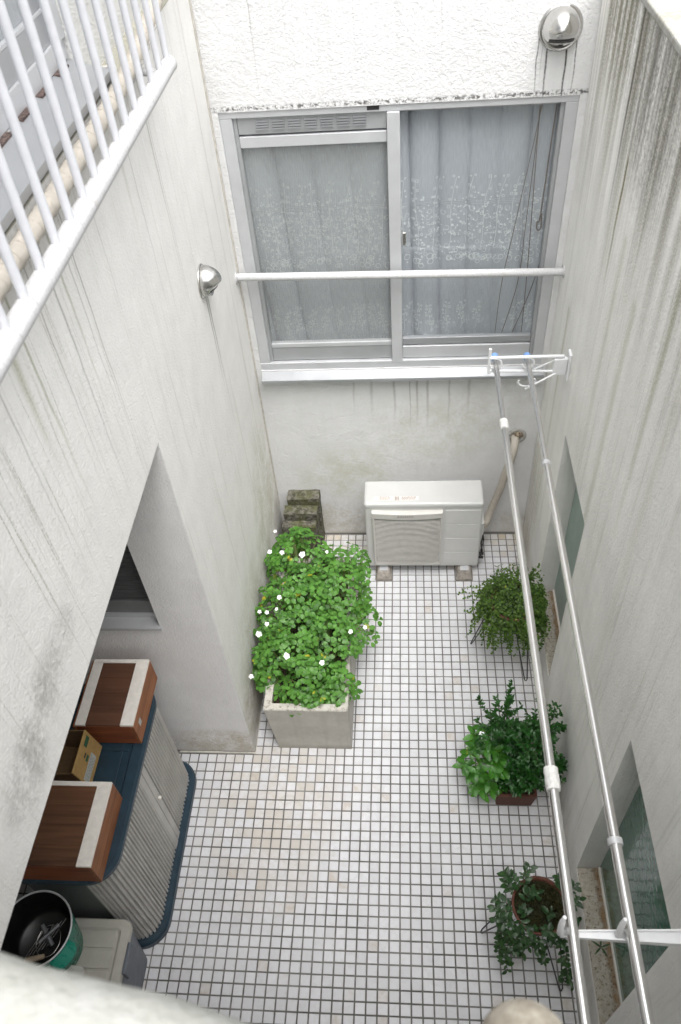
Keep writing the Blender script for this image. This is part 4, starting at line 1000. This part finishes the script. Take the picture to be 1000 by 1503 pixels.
# 2: rectangular terracotta trough with a dark shrub and a broad leaved plant
tb = thing('terracotta_trough', 'low rectangular terracotta planter on the tiles under the dark green shrub', 'planter', (.53, -.48, 0))
mb = MB(); b0 = rrect(.437, .618, -.598, -.358, .006, 2); b1 = rrect(.425, .630, -.612, -.345, .008, 2); b2 = rrect(.437, .618, -.600, -.357, .006, 2)
ring_stack(mb, [loop3(b0, .0), loop3(b1, .115), loop3(b1, .135), loop3(b2, .135), loop3(b2, .09)], True, False); mb.build('box', M_TERRA, tb)
soil('soil', .438, .617, -.598, -.358, .108, tb, M_SOIL, .006, 12)
shrub = thing('shrub', 'dark glossy small leaved shrub in the terracotta trough behind the laundry pole', 'plant', (.56, -.46, .11))
DS = [leaf_verts(L, L*.42, .25, .2, 'lance') for L in (.016, .020, .025)]
br = MB(); ml = []
def shoot(a, d, L, n, wide=1.0, depth=0):
    pts = curve_pts(a, d, L, -.15, n)
    br.tube(pts, [.0026*(1-.7*i/n)*wide for i in range(n+1)], 5, caps=False)
    for i in range(1, n+1):
        dd = (pts[i]-pts[i-1]).normalized(); s = dd.orthogonal().normalized(); s2 = dd.cross(s)
        for j in range(9 if i > n*.25 or depth else 2):
            an = R.uniform(0, 6.28); q = pts[i-1].lerp(pts[i], R.random()); ld = (s*math.cos(an)+s2*math.sin(an)+dd*R.uniform(.3, 1.1)).normalized()
            ml.append((frame_mat(q, ld, (0, -.2, 1)), R.randrange(3)))
        if depth == 0 and i > n*.3 and R.random() < .95:
            for rep in range(2):
                an = R.uniform(0, 6.28); shoot(pts[i], (s*math.cos(an)+s2*math.sin(an)+dd*.9), L*R.uniform(.22, .38), max(3, n//2), .6, 1)
for px, py, z in ((765, 1022, .50), (715, 1060, .46), (737, 1045, .50), (800, 1050, .50), (782, 1045, .46), (816, 1075, .44), (834, 1140, .36), (826, 1105, .40), (755, 1070, .50), (775, 1085, .48), (748, 1100, .42), (800, 1110, .40), (730, 1085, .42), (790, 1150, .28), (765, 1160, .26), (745, 1150, .24), (815, 1150, .24), (775, 1120, .36), (760,1130,.36), (795,1080,.48), (722,1072,.4), (808,1130,.34)):
    T = ray_pt(px, py, z); B = Vector((min(max(T.x, .46), .60), min(max(T.y, -.57), -.38), .10)); B = B.lerp(Vector((.54, -.47, .10)), .4)
    if T.x > XR-.02: T.x = XR-.02
    shoot(B, T-B, (T-B).length*.98, 9)
tag(br.build('branches', M_STEMB, shrub), kind='stuff'); leaf_sets(ml, DS, M_LEAFD, shrub, 0, by_cam)
bl = thing('impatiens_plant', 'light green broad leaved plant with one white flower leaning out left of the dark shrub', 'plant', (.45, -.53, .11))
BS = [leaf_verts(L, L*.5, .2, .35, 'oval') for L in (.040, .052, .064)]
st = MB(); ml = []
for px, py, z in ((690, 1105, .30), (683, 1120, .28), (696, 1095, .32), (712, 1098, .36), (700, 1135, .27), (722, 1122, .34), (730, 1135, .32), (690, 1130, .25), (705, 1160, .20), (720, 1160, .18), (735, 1110, .34), (698, 1150, .2), (708, 1070, .40), (716, 1085, .38), (698, 1078, .34), (726, 1100, .38), (740, 1125, .3), (718, 1142, .25)):
    T = ray_pt(px, py, z); B = Vector((.455+R.uniform(0, .05), -.56+R.uniform(-.02, .06), .105)); m = stem_to(st, B, T, .0035, .002)
    for k in range(R.choice((6, 7, 8))):
        a = k*2.4+R.uniform(-.3, .3); d = Vector((math.cos(a), math.sin(a), R.uniform(-.35, .45))); ml.append((frame_mat(T+Vector((0, 0, -.004*k)), d, (0, -.2, 1)), R.randrange(3)))
    for k in range(3):
        a = R.uniform(0, 6.28); q = m.lerp(T, R.random()); ml.append((frame_mat(q, (math.cos(a), math.sin(a), .1), (0, -.2, 1)), 0))
tag(st.build('stems', M_STEM, bl), kind='stuff'); leaf_sets(ml, BS, M_LEAFB, bl, 280, by_cam)
q = ray_pt(708, 1079, .47); flower(q, (CAMP-q).normalized(), .019, bl)

# 3: round pot on wire stand in the foreground with trailing dark plant
S3 = (.535, -1.215)
wire_stand(S3, [(.326, -1.200), (.652, -1.422), (.655, -1.02)], .112, .36, 'black wire stand with hairpin legs under the nearest round pot by the sill', 'wire plant stands')
rp = thing('plant_pot', 'round terracotta pot of mossy soil on the nearest wire stand', 'pot', (*S3, .3), 'round plant pots')
MB().lathe([(.001, .315), (.078, .315), (.108, .44), (.114, .445), (.116, .462), (.106, .462), (.103, .43)], 34, Matrix.Translation((*S3, 0))).build('pot', M_TERRA, rp)
mb = MB(); vs = [(*S3, .447)]; fs = []
for j in range(1, 9):
    for k in range(30):
        a = 2*PI*k/30; r = .104*j/8; x = S3[0]+r*math.cos(a); y = S3[1]+r*math.sin(a); vs.append((x, y, .442+mnoise.noise(Vector((x*50, y*50, 0)))*.008))
for k in range(30): fs.append((0, 1+k, 1+(k+1) % 30))
for j in range(7):
    for k in range(30): fs.append((1+j*30+k, 1+(j+1)*30+k, 1+(j+1)*30+(k+1) % 30, 1+j*30+(k+1) % 30))
mb.add(vs, fs, True); mb.build('soil', M_SOIL2, rp)
gm = MB()
for k in range(420):
    a = R.uniform(0, 6.28); r = .10*math.sqrt(R.random()); x = S3[0]+r*math.cos(a); y = S3[1]+r*math.sin(a); h = R.uniform(.008, .035); an = R.uniform(0, 6.28); dx, dy = math.cos(an), math.sin(an)
    gm.add([(x-dy*.0009, y+dx*.0009, .44), (x+dy*.0009, y-dx*.0009, .44), (x+dx*h*.5, y+dy*h*.5, .44+h*.7), (x+dx*h*1.3, y+dy*h*1.3, .44+h*.6)], [(0, 1, 2), (1, 3, 2)])
tag(gm.build('moss', M_GRASS, rp), kind='stuff')
tp_ = thing('trailing_plant', 'dark grey green trailing plant hanging over the rim of the nearest round pot', 'plant', (*S3, .45))
GS = [leaf_verts(L, L*.5, .2, .2, 'oval') for L in (.022, .029, .036)]
tw = MB(); ml = []
def trail(pts):
    P_ = [Vector(p) for p in pts]; out = []
    for i in range(len(P_)-1):
        for k in range(5): out.append(P_[i].lerp(P_[i+1], k/5)+Vector((R.uniform(-1, 1), R.uniform(-1, 1), R.uniform(-1, 1)))*.003)
    out.append(P_[-1]); tw.tube(out, .0013, 4, caps=False)
    for i in range(1, len(out)):
        if R.random() < .80:
            dd = (out[i]-out[i-1]).normalized()
            for s in (1, -1):
                a = dd.cross(Vector((0, 0, 1)));  a = a if a.length > .05 else Vector((1, 0, 0)); a.normalize()
                ml.append((frame_mat(out[i], (a*s+dd*R.uniform(.2, .9)+Vector((0, 0, R.uniform(-.2, .6)))).normalized(), (R.uniform(-.3, .3), -.3, 1)), R.randrange(3)))
RP = lambda px, py, z: tuple(ray_pt(px, py, z))
for t_ in (
    [(755, 1310, .46), (745, 1300, .48), (741, 1285, .50)], [(770, 1300, .47), (768, 1285, .50), (778, 1273, .52)], [(765, 1305, .47), (755, 1292, .51), (742, 1281, .53)],
    [(757, 1330, .46), (740, 1325, .46), (727, 1320, .44)], [(755, 1340, .46), (738, 1338, .44), (727, 1330, .42)],
    [(758, 1350, .46), (742, 1355, .42), (734, 1370, .34), (733, 1390, .26)], [(760, 1355, .46), (748, 1370, .40), (744, 1390, .30), (740, 1410, .22)],
    [(765, 1360, .46), (758, 1378, .38), (752, 1395, .30), (742, 1400, .24)], [(770, 1370, .46), (765, 1385, .38), (760, 1395, .30)], [(776, 1373, .46), (776, 1390, .38), (790, 1392, .34)],
    [(790, 1375, .46), (795, 1388, .42), (800, 1400, .34), (798, 1412, .28)], [(800, 1375, .46), (815, 1382, .42), (828, 1380, .40)], [(805, 1370, .46), (822, 1378, .42), (830, 1390, .36), (832, 1420, .24), (828, 1440, .14)],
    [(815, 1370, .46), (826, 1385, .40), (828, 1405, .30), (834, 1430, .18), (842, 1445, .10)], [(820, 1310, .47), (828, 1295, .48), (820, 1287, .50)], [(825, 1320, .47), (838, 1310, .47), (843, 1300, .48)],
    [(828, 1340, .46), (842, 1345, .44), (848, 1355, .38)], [(826, 1330, .47), (840, 1328, .46), (849, 1320, .46)], [(785, 1320, .46), (788, 1310, .49)], [(770, 1325, .46), (775, 1312, .49), (782, 1308, .5)], [(775, 1345, .46), (768, 1335, .48)],
    [(800, 1345, .46), (810, 1338, .50)], [(790, 1362, .46), (800, 1366, .48), (812, 1368, .47)], [(760, 1345, .46), (770, 1362, .47), (785, 1370, .46)], [(735, 1360, .35), (738, 1385, .26), (745, 1425, .12)], [(752, 1385, .30), (768, 1398, .2)],
    [(745, 1345, .44), (735, 1345, .42), (728, 1352, .38)], [(750, 1365, .42), (737, 1378, .34), (732, 1400, .22)]):
    trail([RP(*p) for p in t_])
tag(tw.build('twigs', M_STEMB, tp_), kind='stuff'); leaf_sets(ml, GS, M_LEAFG, tp_, 298, by_cam)
# small weed growing on the crumbling sill
wd = thing('weed', 'tiny dark weed growing from the crumbling sill of the near right window', 'weed', (XR+.05, -1.30, .205))
ml = []
for a in (.3, 1.5, 2.6, 3.9, 5.2): ml.append((frame_mat((XR+.05, -1.30, .212), (math.cos(a), math.sin(a), .3), (0, 0, 1)), 0))
leaf_sets(ml, [leaf_verts(.045, .008, .2, .2, 'lance')], M_LEAFG, wd, 5, by_cam)

# ------------------------------------------------------------------ storage recess: shutter cabinet, wooden boxes, carton, tote, pot
CX0, CX1, CY0, CY1, CH = -1.62, -1.165, -1.300, -.435, .85
cab = thing('storage_cabinet', 'grey and navy plastic storage cabinet with curved roller shutter front in the recess', 'cabinet', ((CX0+CX1)/2, -.87, 0))
mb = MB(); bs = rrect(CX0-.02, CX1+.030, CY0-.028, CY1+.028, .125, 9); bs2 = rrect(CX0-.012, CX1+.022, CY0-.02, CY1+.02, .118, 9)
ring_stack(mb, [loop3(bs, .0), loop3(bs, .035), loop3(bs2, .046)]); mb.build('base', M_NAVY, cab)
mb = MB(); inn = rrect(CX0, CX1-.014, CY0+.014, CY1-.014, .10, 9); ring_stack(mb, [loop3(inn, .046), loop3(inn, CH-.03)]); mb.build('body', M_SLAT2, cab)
mb = MB(); l0 = rrect(CX0-.01, CX1+.010, CY0-.010, CY1+.010, .118, 9); l1 = rrect(CX0-.008, CX1+.012, CY0-.012, CY1+.012, .12, 9); l2 = rrect(CX0+.003, CX1+.001, CY0-.001, CY1+.001, .11, 9); l3 = rrect(CX0+.05, CX1-.042, CY0+.042, CY1-.042, .07, 9); l4 = rrect(CX0+.055, CX1-.050, CY0+.05, CY1-.05, .065, 9)
ring_stack(mb, [loop3(l0, CH-.032), loop3(l1, CH-.006), loop3(l2, CH+.006), loop3(l3, CH+.006), loop3(l4, CH-.004)], True, True); lid = mb.build('lid', M_NAVY, cab)
for k in range(4):
    yy = CY0+.14+k*.20; box('rib', (CX0+.06, CX1-.06, yy, yy+.012, CH-.0035, CH+.003), M_NAVY, lid, .0015)
box('rib', (CX1-.095, CX1-.083, CY0+.06, CY1-.06, CH-.0032, CH+.0025), M_NAVY, lid, .0015)
# slats following the rounded footprint
r = .105; path = []
def addp(x, y, nx, ny): path.append((x, y, nx, ny))
S = 0
segs = []
L1 = .02; Lc = PI/2*r; Lf = (CY1-CY0)-2*r
total = L1+Lc+Lf+Lc; pitch = .0205; n = int(total/pitch)
ymid = -.835
for i in range(n):
    s = (i+.5)*pitch
    if s < L1: x, y, nx, ny = CX1-r-L1+s, CY0, 0, -1
    elif s < L1+Lc: a = -PI/2+(s-L1)/r; x, y, nx, ny = CX1-r+r*math.cos(a), CY0+r+r*math.sin(a), math.cos(a), math.sin(a)
    elif s < L1+Lc+Lf: x, y, nx, ny = CX1, CY0+r+(s-L1-Lc), 1, 0
    else: a = (s-L1-Lc-Lf)/r; x, y, nx, ny = CX1-r+r*math.cos(a), CY1-r+r*math.sin(a), math.cos(a), math.sin(a)
    if nx == 1 and abs(y-ymid) < .040: continue
    tx, ty = -ny, nx; h = pitch*.5; ring = []; jg = R.uniform(.75, 1.25); jo = R.uniform(-.0015, .001)
    for (u, v) in ((-h*.98, -.013), (-h*.70*jg, -.010), (-h*.50, jo), (h*.30*jg, jo), (h*.62, -.005*jg), (h*.98, -.013)): ring.append((x+tx*u+nx*v, y+ty*u+ny*v))
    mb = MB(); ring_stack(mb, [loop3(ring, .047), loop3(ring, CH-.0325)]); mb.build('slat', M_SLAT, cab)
for yy, w in ((ymid-.021, .019), (ymid+.021, .019)):
    MB().box(CX1-.008, CX1+.003, yy-w, yy+w, .047, CH-.0325, bev=.003).build('door_stile', M_SLAT, cab)
MB().lathe([(.001, .014), (.008, .013), (.010, .008), (.005, .0)], 14, Matrix.Translation((CX1+.003, ymid+.02, .50)) @ Matrix.Rotation(PI/2, 4, 'Y')).build('knob', M_CREAM, cab)
for k in range(60):       # short bright ends of the slats above the base
    pass
def wooden_box(x0, x1, y0, y1, z0, z1, mt, label, leftstrip):
    t = thing('wooden_box', label, 'box', ((x0+x1)/2, (y0+y1)/2, z0), 'wooden boxes on the cabinet')
    box('side', (x0, x1-.014, y0, y0+.013, z0, z1-.012), M_WOODF, t, .0015); box('side', (x0, x1-.014, y1-.013, y1, z0, z1-.012), M_WOODF, t, .0015)
    box('side', (x1-.0135, x1, y0, y1, z0, z1-.012), M_WOODR, t, .0015); box('side', (x0-.0135, x0-.0005, y0, y1, z0, z1-.012), M_WOODR, t, .0015)
    nx = 4
    for k in range(nx):
        a = y0+.001+(y1-y0-.021)*k/nx; b = y0+.001+(y1-y0-.021)*(k+1)/nx
        box('plank', (x0+leftstrip, x1-.058, a+.0004, b-.0004, z1-.0118, z1-.001), mt, t, .0008)
    box('edging', (x1-.0575, x1-.001, y0+.001, y1-.0005, z1-.0118, z1+.001), M_CREAM, t, .001)
    box('edging', (x0, x1-.058, y1-.0195, y1-.0005, z1-.0118, z1+.001), M_CREAM, t, .001)
    if leftstrip: box('edging', (x0, x0+leftstrip-.0005, y0+.001, y1-.020, z1-.0118, z1+.001), M_CREAM, t, .001)
    return t
ZT = CH+.0065
b1 = wooden_box(-1.425, -1.170, -.725, -.395, ZT, ZT+.158, M_WOOD1, 'dark brown wooden box with white edging, the one nearest the recess end wall', .045)
MB().box(-1.1695, -1.1685, -.68, -.655, ZT+.07, ZT+.105).build('paper_scrap', M_PAPER, b1)
b2 = wooden_box(-1.53, -1.196, -1.305, -.972, ZT, ZT+.158, M_WOOD2, 'reddish brown wooden box with white edging at the near end of the cabinet', .0)
cb = thing('cardboard_box', 'open tan cardboard carton between the two wooden boxes', 'box', (-1.5, -.82, ZT))
x1_, xb = -1.375, -1.345; y0_, y1_ = -.935, -.742; zt_ = ZT+.15
w = MB(); w.add([(xb, y0_, ZT+.0006), (xb, y1_, ZT+.0006), (x1_, y1_, zt_), (x1_, y0_, zt_), (xb-.005, y0_, ZT+.0006), (xb-.005, y1_, ZT+.0006), (x1_-.005, y1_, zt_), (x1_-.005, y0_, zt_)], [(0, 1, 2, 3), (7, 6, 5, 4), (3, 2, 6, 7), (0, 3, 7, 4), (1, 5, 6, 2), (0, 4, 5, 1)])
w.build('side', M_CARD, cb)
w = MB(); w.box(-1.72, x1_-.0055, y0_, y0_+.005, ZT+.0006, zt_-.012); w.build('side', M_CARDD, cb)
w = MB(); w.box(-1.72, x1_-.0055, y1_-.005, y1_, ZT+.0006, zt_-.002); w.build('side', M_CARDD, cb)
w = MB(); w.box(-1.725, -1.7205, y0_, y1_, ZT+.0006, zt_); w.build('side', M_CARD, cb)
w = MB(); w.box(-1.72, xb-.006, y0_+.006, y1_-.006, ZT+.0006, ZT+.004); w.build('bottom', M_CARDD, cb)
def oncard(u0, u1, f0, f1, e=.0012):
    g = lambda u, f: (xb+(x1_-xb)*f+e, u, ZT+(zt_-ZT)*f); mb = MB(); a = [g(u0, f0), g(u1, f0), g(u1, f1), g(u0, f1)]; b = [(x-.001, y, z) for x, y, z in a]
    mb.add(a+b, [(0, 1, 2, 3), (7, 6, 5, 4), (0, 4, 5, 1), (1, 5, 6, 2), (2, 6, 7, 3), (3, 7, 4, 0)]); return mb
oncard(y1_-.062, y1_-.015, .72, .88).build('printed_band', M_CARDG, cb); oncard(y1_-.110, y1_-.082, .50, .60).build('printed_mark', M_CARDG, cb)
oncard(y1_-.105, y1_-.082, .655, .71).build('hand_hole', M_BLACK, cb); oncard(y0_+.012, y1_-.060, .16, .44).build('paper_label', M_PAPER, cb)
lm = MB()
for k in range(5):
    u = y0_+.018
    while u < y1_-.075:
        L = R.uniform(.004, .014); q = oncard(u, u+L, .19+.05*k, .205+.05*k, .0016); lm.add(q.v, q.f); u += L+.004
lm.build('label_print', simple('label_ink', (.18, .22, .20), .8), cb)

# tote with lid
TX0, TX1, TY0, TY1, TZ = -1.66, -1.178, -1.80, -1.325, .455
tt = thing('storage_tote', 'slate grey plastic storage tote with pale beige ribbed lid, on the floor near the cabinet', 'storage tote', ((TX0+TX1)/2, (TY0+TY1)/2, 0))
mb = MB(); a = rrect(TX0+.03, TX1-.035, TY0+.03, TY1-.022, .035, 4); b = rrect(TX0+.012, TX1-.006, TY0+.01, TY1-.008, .035, 4)
ring_stack(mb, [loop3(a, 0), loop3(b, TZ-.06), loop3(b, TZ-.03)]); mb.build('body', M_TOTEB, tt)
mb = MB(); a = rrect(TX0, TX1+.002, TY0, TY1+.002, .04, 5); b = rrect(TX0+.006, TX1-.004, TY0+.006, TY1-.004, .036, 5); c = rrect(TX0+.035, TX1-.035, TY0+.035, TY1-.035, .02, 5); d_ = rrect(TX0+.045, TX1-.045, TY0+.045, TY1-.045, .02, 5)
ring_stack(mb, [loop3(a, TZ-.034), loop3(a, TZ-.010), loop3(b, TZ), loop3(c, TZ), loop3(d_, TZ-.007)]); ld = mb.build('lid', M_TOTE, tt)
for k in range(5): box('panel', (TX0+.055, TX1-.055, TY0+.055+k*.077, TY0+.122+k*.077, TZ-.0072, TZ-.001), M_TOTE, ld, .003)
box('latch', (TX1+.0, TX1+.016, TY1-.205, TY1-.085, TZ-.085, TZ-.004), M_TOTEB, tt, .005)
# green pot with black inside
BC = (-1.478, -1.452); 
gp = thing('enamel_pot', 'green enamel pot with black inside, resting on the tote lid', 'pot', (*BC, TZ))
MT = Matrix.Translation((*BC, TZ+.001)) @ Euler((.0, .06, 0)).to_matrix().to_4x4()
rr_ = .140
MB().lathe([(.001, .0), (.110, .0), (.118, .01), (rr_-.004, .23), (rr_, .290)], 44, MT).build('body', M_GREEN, gp)
MB().lathe([(rr_-.003, .290), (rr_-.013, .23), (.118, .130), (.105, .116), (.001, .116)], 44, MT).build('inside', M_PAN, gp)
MB().lathe([(rr_-.004, .289), (rr_-.002, .294), (rr_+.003, .294), (rr_+.004, .289), (rr_, .286)], 44, MT).build('rim', M_ALU, gp)
ear = MB(); ea = -.55
loops = []
for k in range(9):
    t_ = -.36+.72*k/8; w_ = .040*(1-(k/4-1)**4*.55)
    A = Vector((math.cos(ea+t_), math.sin(ea+t_), 0)); loops.append([tuple(MT @ (A*(rr_-.003)+Vector((0, 0, .268)))), tuple(MT @ (A*(rr_+w_)+Vector((0, 0, .240)))), tuple(MT @ (A*(rr_+w_)+Vector((0, 0, .232)))), tuple(MT @ (A*(rr_-.006)+Vector((0, 0, .255))))])
ring_stack(ear, loops); ear.build('handle', M_GREEN, gp)
gd = thing('grill_tongs', 'small wire grill with wooden handle and metal tongs lying inside the green pot', 'utensils', (BC[0], BC[1], TZ+.03))
g0 = Vector((BC[0]+.015, BC[1]-.005, TZ+.140))
for k in range(6):
    o_ = Vector((.016*k-.04, .010*k-.02, 0)); MB().tube([g0+o_+Vector((-.035, -.05, 0)), g0+o_+Vector((.02, .055, .012))], .0018, 6).build('wire', M_CHROME, gd)
MB().tube([g0+Vector((.048*math.cos(a)+.01, .06*math.sin(a), .008)) for a in [2*PI*k/24 for k in range(25)]], .0025, 6).build('frame', M_CHROME, gd)
MB().tube([g0+Vector((-.065, -.072, .004)), g0+Vector((-.035, -.068, .006)), g0+Vector((.01, -.055, .008))], [.010, .013, .009], 10).build('handle', M_HANDLE, gd)
mb = MB(); mb.tube([g0+Vector((-.03, .055, .02)), g0+Vector((.04, -.02, .03))], .009, 4, flat=.2); mb.build('tong_arm', M_ALU_W, gd)
mb = MB(); mb.tube([g0+Vector((-.02, -.01, .028)), g0+Vector((.045, .055, .034))], .009, 4, flat=.2); mb.build('tong_arm', M_ALU_W, gd)
tr_ = thing('plastic_tray', 'pale plastic tray corner beside the green pot, partly hidden by the parapet', 'tray', (-1.5, -1.68, TZ+.02))
mb = MB(); a = rrect(-1.75, -1.315, -1.80, -1.515, .03, 5); b = rrect(-1.745, -1.32, -1.795, -1.52, .027, 5)
ring_stack(mb, [loop3(a, TZ+.0015), loop3(a, TZ+.045), loop3(b, TZ+.052)]); mb.build('tray', simple('pale_plastic', (.55, .54, .50), .5), tr_)
